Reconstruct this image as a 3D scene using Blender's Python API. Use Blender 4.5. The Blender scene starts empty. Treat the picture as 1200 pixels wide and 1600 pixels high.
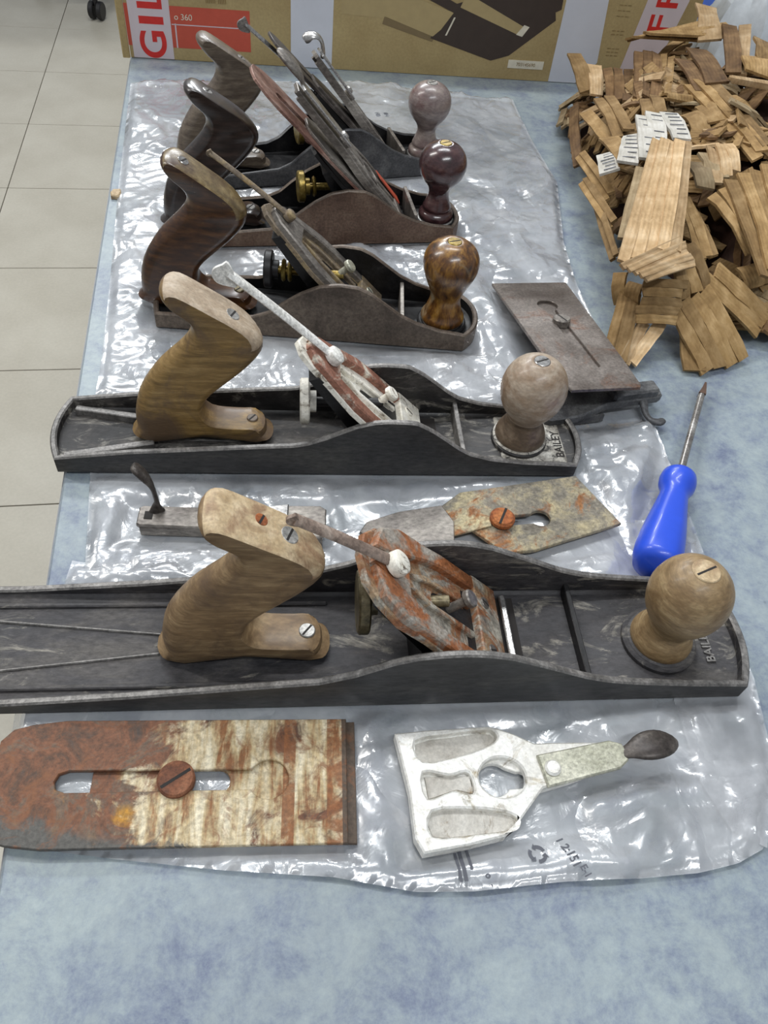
import bpy, bmesh, math, random
import numpy as np
from mathutils import Matrix, Vector
from mathutils.geometry import tessellate_polygon

C = bpy.context.scene.collection
sc = bpy.context.scene
random.seed(7)

# ------------------------------------------------------------ camera
cam_d = bpy.data.cameras.new('camera')
cam = bpy.data.objects.new('camera', cam_d)
C.objects.link(cam)
cam_d.sensor_fit = 'HORIZONTAL'
cam_d.sensor_width = 36.0
cam_d.lens = 36.0 * 1212.0 / 1200.0
cam_d.clip_start = 0.02
cam_d.clip_end = 50
right = Vector((0.9861627, -0.1398992, 0.0889458))
down = Vector((-0.0513706, -0.7679959, -0.6383913))
fwd = Vector((0.1576205, 0.6249885, -0.7645556))
cam.matrix_world = Matrix(((right.x, -down.x, -fwd.x, 0), (right.y, -down.y, -fwd.y, 0),
                           (right.z, -down.z, -fwd.z, 0.392), (0, 0, 0, 1)))
sc.camera = cam

# ------------------------------------------------------------ world, lamps, exposure
sc.view_settings.view_transform = 'Standard'
sc.view_settings.look = 'None'
sc.view_settings.gamma = 1
sc.view_settings.use_curve_mapping = False
sc.view_settings.exposure = 0.0
w = bpy.data.worlds.new('room_light')
sc.world = w
w.use_nodes = True
wb = w.node_tree.nodes['Background']
wb.inputs[0].default_value = (0.90, 0.95, 1.0, 1)
wb.inputs[1].default_value = 0.34

def area(name, loc, target, sx, sy, power, col):
    d = bpy.data.lights.new(name, 'AREA')
    d.shape = 'RECTANGLE'; d.size = sx; d.size_y = sy; d.energy = power; d.color = col
    o = bpy.data.objects.new(name, d); C.objects.link(o)
    o.location = loc
    o.rotation_euler = (Vector(target) - Vector(loc)).to_track_quat('-Z', 'Y').to_euler()
    return o
area('ceiling_tube_back', (-0.3, 2.9, 1.9), (0.1, 0.6, 0), 1.3, 0.09, 36, (0.95, 0.98, 1.0))
area('ceiling_tube_left', (-1.5, 1.2, 1.9), (0.1, 0.5, 0), 0.09, 1.3, 24, (1.0, 0.98, 0.94))
area('ceiling_tube_front', (0.3, -0.6, 2.0), (0.1, 0.4, 0), 1.3, 0.09, 18, (0.95, 0.98, 1.0))
area('ceiling_tube_middle', (0.2, 1.3, 2.1), (0.1, 0.4, 0), 1.3, 0.09, 20, (0.95, 0.98, 1.0))
area('ceiling_tube_far', (0.9, 4.9, 2.0), (0.1, 0.6, 0), 1.5, 0.12, 40, (0.95, 0.98, 1.0))

# ------------------------------------------------------------ helpers
MM = 0.001
def lin(c):
    return tuple(((v/255)/12.92 if v/255 <= 0.04045 else ((v/255+0.055)/1.055)**2.4) for v in c) + (1.0,)

def tag(o, label=None, cat=None, group=None, kind=None):
    if label: o['label'] = label
    if cat: o['category'] = cat
    if group: o['group'] = group
    if kind: o['kind'] = kind
    return o

def empty(name, loc, rz=0.0, label=None, cat=None, group=None, rot=None):
    o = bpy.data.objects.new(name, None)
    o.empty_display_size = 0.02
    C.objects.link(o)
    o.location = loc
    o.rotation_euler = rot if rot else (0, 0, rz)
    tag(o, label, cat, group)
    return o

def link(name, me, mats, parent=None, mat=None):
    o = bpy.data.objects.new(name, me)
    C.objects.link(o)
    if not isinstance(mats, (list, tuple)): mats = [mats]
    if len(me.materials) == 0:
        for m in mats: me.materials.append(m)
    if parent: o.parent = parent
    return o

def mesh_from(verts, faces, smooth=True, idx=None, sharp=40, M=None, scale=MM):
    me = bpy.data.meshes.new('m')
    if M is not None: verts = [tuple(M @ Vector(v)) for v in verts]
    me.from_pydata([(v[0]*scale, v[1]*scale, v[2]*scale) for v in verts], [], faces)
    if idx is not None: me.polygons.foreach_set('material_index', idx)
    bm = bmesh.new(); bm.from_mesh(me)
    bmesh.ops.recalc_face_normals(bm, faces=bm.faces)
    bm.to_mesh(me); bm.free()
    if smooth:
        me.polygons.foreach_set('use_smooth', [True]*len(me.polygons))
        me.set_sharp_from_angle(angle=math.radians(sharp))
    me.update()
    return me

class Geo:
    """collects shells (in mm) for ONE mesh object"""
    def __init__(s): s.v = []; s.f = []; s.i = []
    def add(s, verts, faces, M=None, mi=0):
        b = len(s.v)
        if M is not None: verts = [tuple(M @ Vector(v)) for v in verts]
        s.v += [tuple(v) for v in verts]
        s.f += [tuple(b+k for k in f) for f in faces]
        s.i += [mi]*len(faces)
        return s
    def box(s, x0, x1, y0, y1, z0, z1, M=None, mi=0, bev=0.0):
        if bev <= 0:
            v = [(x, y, z) for z in (z0, z1) for y in (y0, y1) for x in (x0, x1)]
            f = [(0,1,3,2),(4,6,7,5),(0,4,5,1),(2,3,7,6),(0,2,6,4),(1,5,7,3)]
            return s.add(v, f, M, mi)
        b = bev
        P = [(x0+b,y0),(x1-b,y0),(x1,y0+b),(x1,y1-b),(x1-b,y1),(x0+b,y1),(x0,y1-b),(x0,y0+b)]
        return s.prism(P, z0, z1, M, mi, bev*0.7)
    def prism(s, P, z0, z1, M=None, mi=0, bev=0.0, holes=()):
        loops = [list(P)] + [list(h) for h in holes]
        flat = [p for l in loops for p in l]
        tris = tessellate_polygon([[Vector((p[0], p[1], 0)) for p in l] for l in loops])
        n = len(flat); v = []; f = []
        def inset(l, d, sign):
            out = []; m = len(l)
            A = sum(l[i][0]*l[(i+1)%m][1]-l[(i+1)%m][0]*l[i][1] for i in range(m))
            sg = sign if A > 0 else -sign
            for i in range(m):
                a, b, c = l[i-1], l[i], l[(i+1)%m]
                e1 = Vector((b[0]-a[0], b[1]-a[1])); e2 = Vector((c[0]-b[0], c[1]-b[1]))
                if e1.length < 1e-6 or e2.length < 1e-6: out.append(b); continue
                e1.normalize(); e2.normalize()
                nn = Vector((-e1.y-e2.y, e1.x+e2.x))
                if nn.length < 1e-6: out.append(b); continue
                nn.normalize()
                k = max(0.5, nn.dot(Vector((-e1.y, e1.x))))
                out.append((b[0]+nn.x*d*sg/k, b[1]+nn.y*d*sg/k))
            return out
        if bev > 0:
            top = [p for k, l in enumerate(loops) for p in inset(l, bev, 1 if k == 0 else -1)]
            rings = [[(p[0], p[1], z0) for p in flat], [(p[0], p[1], z1-bev) for p in flat], [(p[0], p[1], z1) for p in top]]
        else:
            rings = [[(p[0], p[1], z0) for p in flat], [(p[0], p[1], z1) for p in flat]]
        for r in rings: v += r
        R = len(rings)
        tt = tris
        if bev > 0:
            tl = []; o2 = 0
            for l in loops: tl.append([Vector((p[0], p[1], 0)) for p in top[o2:o2+len(l)]]); o2 += len(l)
            tt = tessellate_polygon(tl)
        for t in tris: f.append(tuple(reversed(t)))
        for t in tt: f.append(tuple((R-1)*n+k for k in t))
        o = 0
        for l in loops:
            m = len(l)
            for r in range(R-1):
                for i in range(m):
                    j = (i+1) % m
                    f.append((r*n+o+i, r*n+o+j, (r+1)*n+o+j, (r+1)*n+o+i))
            o += m
        return s.add(v, f, M, mi)
    def lathe(s, prof, M=None, mi=0, seg=32, rfun=None):
        v = []; f = []; n = len(prof)
        for k in range(seg):
            a = 2*math.pi*k/seg
            for r, z in prof:
                rr = r*(rfun(a, z) if rfun else 1)
                v.append((rr*math.cos(a), rr*math.sin(a), z))
        for k in range(seg):
            k2 = (k+1) % seg
            for i in range(n-1):
                f.append((k*n+i, k2*n+i, k2*n+i+1, k*n+i+1))
        f.append(tuple(k*n for k in reversed(range(seg))))
        f.append(tuple(k*n+n-1 for k in range(seg)))
        return s.add(v, f, M, mi)
    def cyl(s, r, z0, z1, M=None, mi=0, seg=24, bev=0.4):
        return s.lathe([(r-bev, z0), (r, z0+bev), (r, z1-bev), (r-bev, z1)], M, mi, seg)
    def tube(s, path, rad, M=None, mi=0, seg=10, flat=1.0):
        v = []; f = []; n = len(path)
        if not hasattr(rad, '__len__'): rad = [rad]*n
        up = Vector((0.13, 0.21, 0.97))
        for i, p in enumerate(path):
            a = Vector(path[max(0, i-1)]); b = Vector(path[min(n-1, i+1)])
            t = (b-a).normalized()
            x = t.cross(up).normalized(); y = x.cross(t)
            for k in range(seg):
                an = 2*math.pi*k/seg
                v.append(tuple(Vector(p)+x*math.cos(an)*rad[i]+y*math.sin(an)*rad[i]*flat))
        for i in range(n-1):
            for k in range(seg):
                k2 = (k+1) % seg
                f.append((i*seg+k, i*seg+k2, (i+1)*seg+k2, (i+1)*seg+k))
        f.append(tuple(range(seg))); f.append(tuple((n-1)*seg+k for k in range(seg)))
        return s.add(v, f, M, mi)
    def build(s, name, mats, parent=None, smooth=True, sharp=40):
        return link(name, mesh_from(s.v, s.f, smooth, s.i, sharp), mats, parent)

def smooth_poly(P, sub=3, closed=True):
    out = []; n = len(P)
    for i in range(n if closed else n-1):
        p0, p1, p2, p3 = P[(i-1) % n] if closed else P[max(0, i-1)], P[i], P[(i+1) % n], P[(i+2) % n] if closed else P[min(n-1, i+2)]
        for k in range(sub):
            t = k/sub
            out.append(tuple(0.5*((2*p1[d]) + (-p0[d]+p2[d])*t + (2*p0[d]-5*p1[d]+4*p2[d]-p3[d])*t*t + (-p0[d]+3*p1[d]-3*p2[d]+p3[d])*t**3) for d in range(len(p1))))
    if not closed: out.append(tuple(P[-1]))
    return out

def circ(cx, cy, r, n=20, a0=0, a1=2*math.pi, ry=None):
    return [(cx+r*math.cos(a0+(a1-a0)*k/n), cy+(ry or r)*math.sin(a0+(a1-a0)*k/n)) for k in range(n)]

def slot(x0, x1, y, h, n=8):
    """stadium from x0 to x1, half height h"""
    a = [(x1-h+h*math.cos(t), y+h*math.sin(t)) for t in [-math.pi/2+math.pi*k/n for k in range(n+1)]]
    b = [(x0+h+h*math.cos(t), y+h*math.sin(t)) for t in [math.pi/2+math.pi*k/n for k in range(n+1)]]
    return a+b

def text_geo(s, size, name, mat, parent, M, thick=0.15, bold=False, drape=None):
    cu = bpy.data.curves.new('t', 'FONT')
    cu.body = s; cu.size = size*MM; cu.align_x = 'CENTER'; cu.align_y = 'CENTER'
    cu.extrude = thick*MM/2
    if bold: cu.offset = size*MM*0.02
    o = bpy.data.objects.new('t', cu)
    C.objects.link(o)
    bpy.context.view_layer.update()
    me = bpy.data.meshes.new_from_object(o.evaluated_get(bpy.context.evaluated_depsgraph_get()))
    bpy.data.objects.remove(o)
    T = M.copy(); T.translation = T.translation*MM
    me.transform(T)
    if drape:
        for v in me.vertices:
            v.co.z += drape(v.co.x, v.co.y)
    me.materials.clear(); me.materials.append(mat)
    return link(name, me, mat, parent)

# ------------------------------------------------------------ materials
def nodes(name):
    m = bpy.data.materials.new(name); m.use_nodes = True
    nt = m.node_tree
    return m, nt, nt.nodes['Principled BSDF']

def N(nt, t, **kw):
    n = nt.nodes.new(t)
    for k, v in kw.items():
        if k in n.inputs: n.inputs[k].default_value = v
        else: setattr(n, k, v)
    return n

def coord(nt, kind='Object', scale=(1, 1, 1), rot=(0, 0, 0)):
    tc = N(nt, 'ShaderNodeTexCoord')
    mp = N(nt, 'ShaderNodeMapping')
    mp.inputs['Scale'].default_value = scale
    mp.inputs['Rotation'].default_value = rot
    nt.links.new(tc.outputs[kind], mp.inputs['Vector'])
    return mp.outputs['Vector']

def ramp(nt, fac, stops, interp='LINEAR'):
    r = N(nt, 'ShaderNodeValToRGB')
    r.color_ramp.interpolation = interp
    e = r.color_ramp.elements
    while len(e) < len(stops): e.new(0.5)
    for k, (p, c) in enumerate(stops):
        e[k].position = p; e[k].color = c if len(c) == 4 else lin(c)
    nt.links.new(fac, r.inputs['Fac'])
    return r.outputs['Color']

def noise(nt, vec, scale, detail=6, rough=0.6, dist=0.0):
    n = N(nt, 'ShaderNodeTexNoise')
    n.inputs['Scale'].default_value = scale; n.inputs['Detail'].default_value = detail
    n.inputs['Roughness'].default_value = rough; n.inputs['Distortion'].default_value = dist
    nt.links.new(vec, n.inputs['Vector'])
    return n.outputs['Fac']

def mixc(nt, fac, a, b, mode='MIX'):
    m = N(nt, 'ShaderNodeMix', data_type='RGBA', blend_type=mode)
    for s, v in ((0, fac), (6, a), (7, b)):
        if isinstance(v, bpy.types.NodeSocket): nt.links.new(v, m.inputs[s])
        elif s == 0: m.inputs[0].default_value = v
        else: m.inputs[s].default_value = v if len(v) == 4 else lin(v)
    return m.outputs[2]

def bump(nt, h, strength, dist, bsdf, prev=None):
    b = N(nt, 'ShaderNodeBump')
    b.inputs['Strength'].default_value = strength; b.inputs['Distance'].default_value = dist
    nt.links.new(h, b.inputs['Height'])
    if prev: nt.links.new(prev, b.inputs['Normal'])
    if bsdf: nt.links.new(b.outputs[0], bsdf.inputs['Normal'])
    return b.outputs[0]

def mat_patina(name, stops, scale=60, second=None, fine=(0.9, 500), metallic=0.3, rough=(0.45, 0.75), bmp=0.35, stretch=(1, 1, 1), dist=0.6, wid=(0.5, 0.62)):
    """layered worn surface: base ramp, optional second ramp showing in patches, fine speckle"""
    m, nt, b = nodes(name)
    v = coord(nt, 'Object', stretch)
    n1 = noise(nt, v, scale, 8, 0.65, dist)
    col = ramp(nt, n1, stops)
    if second:
        st2, sc2 = second
        n2 = noise(nt, v, sc2, 7, 0.7, 1.2)
        n3 = noise(nt, v, sc2*2.3, 6, 0.6, 0.3)
        mask = ramp(nt, n2, [(wid[0], (0, 0, 0, 1)), (wid[1], (1, 1, 1, 1))])
        col = mixc(nt, mask, col, ramp(nt, n3, st2))
    nf = noise(nt, v, fine[1], 3, 0.7)
    sp = ramp(nt, nf, [(0.3, (0.55, 0.55, 0.55, 1)), (0.7, (1.35, 1.35, 1.35, 1))])
    col = mixc(nt, fine[0], col, sp, 'MULTIPLY')
    nt.links.new(col, b.inputs['Base Color'])
    b.inputs['Metallic'].default_value = metallic
    rr = N(nt, 'ShaderNodeMapRange'); nt.links.new(n1, rr.inputs[0])
    rr.inputs[1].default_value = 0.3; rr.inputs[2].default_value = 0.7
    rr.inputs[3].default_value = rough[0]; rr.inputs[4].default_value = rough[1]
    nt.links.new(rr.outputs[0], b.inputs['Roughness'])
    p = bump(nt, nf, bmp*0.5, 0.0006, None)
    bump(nt, n1, bmp, 0.0015, b, p)
    return m

def mat_wood(name, stops, grain=(12, 90, 12), scale=8, rough=0.5, coat=0.0, blotch=None, bmp=0.15, rot=(0, 0, 0), wid=(0.5, 0.65), bs=45):
    m, nt, b = nodes(name)
    v = coord(nt, 'Object', grain, rot)
    n1 = noise(nt, v, scale, 6, 0.6, 0.4)
    col = ramp(nt, n1, stops)
    v2 = coord(nt, 'Object')
    if blotch:
        n2 = noise(nt, v2, bs, 6, 0.65, 0.6)
        mask = ramp(nt, n2, [(wid[0], (0, 0, 0, 1)), (wid[1], (1, 1, 1, 1))])
        col = mixc(nt, mask, col, blotch)
    nf = noise(nt, v, scale*5, 3, 0.6)
    sp = ramp(nt, nf, [(0.3, (0.75, 0.75, 0.75, 1)), (0.7, (1.2, 1.2, 1.2, 1))])
    col = mixc(nt, 0.8, col, sp, 'MULTIPLY')
    nt.links.new(col, b.inputs['Base Color'])
    b.inputs['Roughness'].default_value = rough
    b.inputs['Coat Weight'].default_value = coat
    b.inputs['Coat Roughness'].default_value = 0.18
    bump(nt, n1, bmp, 0.001, b)
    return m

def mat_plain(name, rgb, rough=0.6, metallic=0.0, coat=0.0, var=0.12, scale=80, bmp=0.05):
    m, nt, b = nodes(name)
    v = coord(nt, 'Object')
    n = noise(nt, v, scale, 5, 0.6)
    lo = 1-var; hi = 1+var
    col = mixc(nt, 1.0, rgb, ramp(nt, n, [(0.3, (lo, lo, lo, 1)), (0.7, (hi, hi, hi, 1))]), 'MULTIPLY')
    nt.links.new(col, b.inputs['Base Color'])
    b.inputs['Roughness'].default_value = rough
    b.inputs['Metallic'].default_value = metallic
    b.inputs['Coat Weight'].default_value = coat
    bump(nt, n, bmp, 0.001, b)
    return m

M_ = {}
M_['black_iron'] = mat_patina('black_japanned_iron', [(0.3, (26, 26, 27)), (0.5, (48, 46, 46)), (0.68, (92, 88, 84))], 45,
    second=([(0.35, (110, 106, 100)), (0.65, (165, 160, 150))], 70), wid=(0.53, 0.66), metallic=0.15, rough=(0.4, 0.7), stretch=(0.45, 1, 1))
M_['black_deep'] = mat_patina('black_japanning', [(0.35, (16, 16, 18)), (0.6, (34, 33, 34)), (0.8, (60, 58, 56))], 60, metallic=0.1, rough=(0.35, 0.6))
M_['dusty_black'] = mat_patina('dusty_black_iron', [(0.3, (38, 38, 42)), (0.5, (62, 60, 62)), (0.7, (98, 94, 90))], 40,
    second=([(0.35, (126, 122, 114)), (0.65, (160, 154, 142))], 60), wid=(0.56, 0.68), metallic=0.1, rough=(0.5, 0.8), stretch=(0.4, 1, 1), bmp=0.5)
M_['cheek_dark'] = mat_patina('cheek_dark_iron', [(0.3, (44, 44, 46)), (0.55, (66, 65, 65)), (0.75, (92, 90, 86))], 30, metallic=0.35, rough=(0.4, 0.6), stretch=(0.3, 1, 1), bmp=0.15)
M_['rim'] = mat_patina('worn_rim_iron', [(0.3, (88, 86, 84)), (0.55, (128, 125, 122)), (0.75, (165, 162, 158))], 90, metallic=0.4, rough=(0.35, 0.6))
M_['brown_iron'] = mat_patina('brown_patina_iron', [(0.3, (72, 62, 54)), (0.5, (98, 86, 76)), (0.7, (122, 110, 98))], 30, metallic=0.35, rough=(0.4, 0.6), bmp=0.12)
M_['reddish_iron'] = mat_patina('reddish_patina_iron', [(0.3, (78, 58, 48)), (0.5, (104, 82, 68)), (0.7, (128, 108, 92))], 30, metallic=0.3, rough=(0.4, 0.6), bmp=0.12)
M_['grey_iron'] = mat_patina('grey_patina_iron', [(0.3, (52, 52, 54)), (0.5, (78, 78, 80)), (0.7, (112, 112, 112))], 35, metallic=0.35, rough=(0.35, 0.6), bmp=0.15)
M_['paint_white'] = mat_patina('chipped_white_paint', [(0.3, (190, 184, 166)), (0.5, (230, 225, 212)), (0.7, (248, 245, 236))], 70,
    fine=(0.4, 500),
    second=([(0.35, (92, 80, 70)), (0.65, (150, 138, 120))], 90), wid=(0.56, 0.64), metallic=0.0, rough=(0.4, 0.7))
M_['paint_bright'] = mat_patina('clean_white_paint', [(0.3, (205, 202, 194)), (0.5, (232, 230, 224)), (0.7, (245, 244, 240))], 90, metallic=0.0, rough=(0.35, 0.5), bmp=0.2)
M_['dust_white'] = mat_patina('white_dust_on_iron', [(0.35, (105, 100, 92)), (0.5, (175, 170, 160)), (0.65, (215, 212, 204))], 70,
    second=([(0.35, (50, 48, 46)), (0.65, (95, 92, 88))], 110), wid=(0.52, 0.6), metallic=0.0, rough=(0.6, 0.8), bmp=0.6)
M_['rust_frog'] = mat_patina('rusty_frog_iron', [(0.3, (92, 66, 50)), (0.45, (142, 92, 60)), (0.55, (150, 120, 90)), (0.7, (180, 166, 140))], 38,
    second=([(0.35, (104, 98, 90)), (0.65, (186, 180, 166))], 45), wid=(0.47, 0.56), metallic=0.1, rough=(0.5, 0.8), bmp=0.7)
M_['lever_rusty'] = mat_patina('browned_lever_steel', [(0.3, (108, 92, 82)), (0.5, (142, 124, 112)), (0.7, (178, 164, 152))], 60, metallic=0.2, rough=(0.45, 0.65), bmp=0.4)
M_['rust_dark'] = mat_patina('brown_rust', [(0.3, (88, 52, 36)), (0.5, (122, 76, 52)), (0.7, (150, 104, 78))], 90, metallic=0.0, rough=(0.7, 0.9), bmp=0.8)
M_['rust_edge'] = mat_patina('rust_edged_grey_iron', [(0.3, (120, 72, 44)), (0.45, (158, 100, 62)), (0.53, (150, 140, 128)), (0.7, (196, 192, 184))], 32, metallic=0.1, rough=(0.45, 0.7), bmp=0.4)
M_['paint_red'] = mat_patina('red_brown_and_white_paint', [(0.35, (118, 78, 62)), (0.5, (150, 104, 86)), (0.56, (205, 196, 180)), (0.7, (236, 232, 222))], 34, metallic=0.0, rough=(0.45, 0.7), bmp=0.3)
M_['rust'] = mat_patina('orange_rust', [(0.3, (110, 56, 28)), (0.5, (156, 88, 46)), (0.7, (184, 120, 70))], 90, metallic=0.0, rough=(0.7, 0.9), bmp=0.8)
M_['tan_frog'] = mat_patina('tan_stained_iron', [(0.3, (92, 82, 72)), (0.5, (130, 116, 98)), (0.68, (166, 146, 104))], 50,
    second=([(0.35, (130, 104, 48)), (0.65, (166, 134, 70))], 50), wid=(0.58, 0.7), metallic=0.2, rough=(0.45, 0.7))
M_['steel_grey'] = mat_patina('grey_worn_steel', [(0.3, (96, 90, 86)), (0.5, (128, 122, 116)), (0.7, (158, 152, 144))], 50, metallic=0.55, rough=(0.3, 0.5), bmp=0.12, stretch=(0.5, 1, 1))
M_['blade_brown'] = mat_patina('brown_grey_blade_steel', [(0.3, (84, 74, 68)), (0.5, (112, 104, 98)), (0.7, (138, 130, 124))], 22,
    second=([(0.35, (96, 62, 44)), (0.65, (122, 84, 60))], 26), wid=(0.56, 0.72), metallic=0.5, rough=(0.32, 0.5), bmp=0.08)
M_['red_brown_steel'] = mat_patina('red_brown_rusted_steel', [(0.3, (96, 66, 58)), (0.5, (130, 96, 84)), (0.7, (164, 138, 126))], 50, metallic=0.3, rough=(0.4, 0.6), stretch=(0.5, 1, 1), bmp=0.2)
M_['dark_steel'] = mat_patina('dark_blade_steel', [(0.3, (50, 44, 42)), (0.5, (78, 72, 68)), (0.7, (112, 106, 100))], 60, metallic=0.4, rough=(0.35, 0.55), bmp=0.15)
M_['chrome'] = mat_patina('dull_nickel', [(0.3, (150, 148, 146)), (0.55, (190, 188, 186)), (0.75, (215, 214, 212))], 60, metallic=0.85, rough=(0.2, 0.35), bmp=0.1)
M_['nickel_white'] = mat_patina('pale_cast_nickel', [(0.3, (206, 203, 194)), (0.5, (236, 234, 228)), (0.7, (250, 250, 247))], 60,
    second=([(0.35, (110, 98, 78)), (0.65, (176, 160, 124))], 55), wid=(0.56, 0.70), metallic=0.2, rough=(0.3, 0.5), bmp=0.25, fine=(0.4, 500))
M_['recess_grey'] = mat_patina('grey_recess', [(0.3, (158, 152, 142)), (0.5, (192, 188, 180)), (0.7, (212, 209, 202))], 60,
    fine=(0.4, 500),
    second=([(0.35, (92, 74, 52)), (0.65, (150, 126, 92))], 45), wid=(0.58, 0.7), metallic=0.1, rough=(0.5, 0.7), bmp=0.5)
M_['lever_beige'] = mat_patina('beige_lever_plate', [(0.3, (150, 150, 130)), (0.5, (176, 175, 158)), (0.7, (206, 204, 188))], 40, metallic=0.35, rough=(0.25, 0.45), bmp=0.08)
M_['brass'] = mat_patina('tarnished_brass', [(0.3, (96, 80, 36)), (0.5, (140, 118, 58)), (0.7, (186, 166, 100))], 80, metallic=0.7, rough=(0.25, 0.45), bmp=0.1)
M_['old_brass'] = mat_patina('dark_tarnished_brass', [(0.3, (70, 62, 44)), (0.5, (104, 94, 70)), (0.7, (140, 130, 104))], 80, metallic=0.5, rough=(0.3, 0.5), bmp=0.1)
M_['screw'] = mat_patina('worn_screw_steel', [(0.3, (120, 118, 114)), (0.5, (160, 158, 154)), (0.7, (196, 194, 190))], 120, metallic=0.5, rough=(0.3, 0.5), bmp=0.2)
M_['slot_dark'] = mat_plain('screw_slot_dark', (36, 32, 30), 0.8)
M_['red_mark'] = mat_plain('faded_red_paint', (178, 76, 52), 0.5)
M_['wood_pale'] = mat_wood('pale_bare_wood', [(0.3, (136, 112, 86)), (0.5, (164, 142, 114)), (0.7, (188, 168, 140))], (50, 12, 12), 5, 0.62, blotch=(112, 88, 64), wid=(0.52, 0.7))
M_['wood_ochre'] = mat_wood('ochre_brown_wood', [(0.3, (100, 78, 42)), (0.5, (134, 106, 60)), (0.7, (158, 130, 82))], (8, 20, 60), 5, 0.5, 0.15, blotch=(100, 80, 60), wid=(0.46, 0.6), bs=22)
M_['wood_top'] = mat_wood('greyed_bare_wood', [(0.3, (150, 130, 108)), (0.5, (172, 154, 132)), (0.7, (192, 176, 156))], (20, 30, 20), 5, 0.6)
M_['wood_tan'] = mat_wood('tan_worn_wood', [(0.3, (98, 76, 52)), (0.5, (128, 104, 74)), (0.7, (156, 132, 98))], (8, 16, 50), 5, 0.55, 0.1, blotch=(98, 78, 58), wid=(0.5, 0.7))
M_['wood_cream'] = mat_wood('cream_worn_wood', [(0.3, (158, 134, 100)), (0.5, (186, 164, 130)), (0.7, (204, 184, 152))], (20, 20, 20), 6, 0.6, blotch=(146, 118, 90), wid=(0.48, 0.6))
M_['wood_knob5'] = mat_wood('round_tan_knob_wood', [(0.3, (112, 90, 60)), (0.5, (142, 118, 84)), (0.7, (164, 142, 106))], (14, 14, 50), 5, 0.5, 0.1, blotch=(116, 92, 62), wid=(0.5, 0.66))
M_['wood_knob4'] = mat_wood('greyed_knob_wood', [(0.3, (136, 116, 96)), (0.5, (166, 150, 132)), (0.7, (184, 170, 154))], (14, 14, 30), 5, 0.45, 0.2, blotch=(124, 96, 68), wid=(0.46, 0.66), bs=30)
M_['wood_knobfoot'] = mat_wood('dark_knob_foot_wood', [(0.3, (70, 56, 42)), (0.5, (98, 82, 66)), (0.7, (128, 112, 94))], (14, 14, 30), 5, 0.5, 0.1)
M_['amber'] = mat_wood('amber_varnished_wood', [(0.32, (44, 26, 14)), (0.48, (98, 62, 24)), (0.62, (144, 104, 44)), (0.75, (158, 128, 84))], (30, 30, 10), 5, 0.35, 0.6, blotch=(150, 132, 104), wid=(0.58, 0.68), bs=40)
M_['tote_dark'] = mat_wood('dark_varnished_wood_worn', [(0.3, (36, 22, 14)), (0.5, (66, 40, 22)), (0.7, (92, 60, 32))], (10, 20, 50), 5, 0.35, 0.4, blotch=(128, 104, 50), wid=(0.64, 0.72), bs=90)
M_['tote_top3'] = mat_wood('yellowed_worn_tote_edge', [(0.3, (78, 62, 38)), (0.5, (112, 94, 60)), (0.7, (140, 124, 88))], (30, 20, 30), 5, 0.35, 0.4, blotch=(70, 48, 28))
M_['tote_rosewood'] = mat_wood('near_black_rosewood', [(0.3, (30, 24, 22)), (0.5, (44, 34, 30)), (0.7, (64, 50, 44))], (10, 20, 50), 5, 0.3, 0.6)
M_['tote_greybrown'] = mat_wood('grey_brown_wood', [(0.3, (78, 66, 56)), (0.5, (102, 90, 78)), (0.7, (128, 116, 100))], (10, 20, 50), 5, 0.4, 0.3)
M_['knob_plum'] = mat_wood('dark_plum_varnished_wood', [(0.3, (44, 26, 28)), (0.5, (66, 42, 44)), (0.7, (92, 66, 64))], (14, 14, 40), 5, 0.25, 0.7)
M_['knob_greyplum'] = mat_wood('greyed_plum_wood', [(0.3, (98, 84, 82)), (0.5, (128, 114, 110)), (0.7, (152, 140, 132))], (14, 14, 40), 5, 0.35, 0.4, blotch=(96, 66, 66), wid=(0.5, 0.62), bs=25)
M_['blue_plastic'] = mat_plain('cobalt_blue_plastic', (38, 78, 205), 0.35, 0, 0.2, 0.06)
M_['shaft'] = mat_patina('screwdriver_shaft_steel', [(0.3, (110, 104, 100)), (0.5, (150, 146, 142)), (0.7, (188, 186, 182))], 60, metallic=0.7, rough=(0.25, 0.4), bmp=0.05)
M_['tip'] = mat_plain('browned_steel', (96, 74, 62), 0.5, 0.4)
M_['black_plastic'] = mat_plain('black_plastic', (24, 22, 24), 0.45)
M_['white_film'] = mat_plain('white_plastic_film', (215, 220, 224), 0.4)
M_['blue_bin'] = mat_plain('blue_bin_plastic', (30, 84, 190), 0.4)
M_['ink'] = mat_plain('grey_ink', (88, 90, 98), 0.7)
M_['lettering_dark'] = mat_plain('faint_printed_ink', (128, 104, 62), 0.8)
M_['red_ink'] = mat_plain('red_print', (206, 44, 38), 0.5)
M_['tape'] = mat_plain('white_packing_tape', (206, 208, 216), 0.35, var=0.04, scale=30)
M_['tape_print'] = mat_plain('printed_tape_white', (208, 196, 200), 0.35, var=0.04, scale=30)
M_['sticker'] = mat_plain('white_sticker', (214, 206, 186), 0.5)
M_['panel_red'] = mat_plain('faded_red_box_print', (192, 82, 62), 0.7, var=0.06)
M_['print_dark'] = mat_plain('dark_brown_box_print', (62, 50, 42), 0.7, var=0.1)
M_['print_mid'] = mat_plain('mid_brown_box_print', (122, 104, 72), 0.7, var=0.08)
M_['print_tan'] = mat_plain('tan_box_print', (172, 152, 108), 0.7, var=0.06)
M_['metal_leg'] = mat_plain('grey_painted_steel', (120, 122, 126), 0.5, 0.2)

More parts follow.
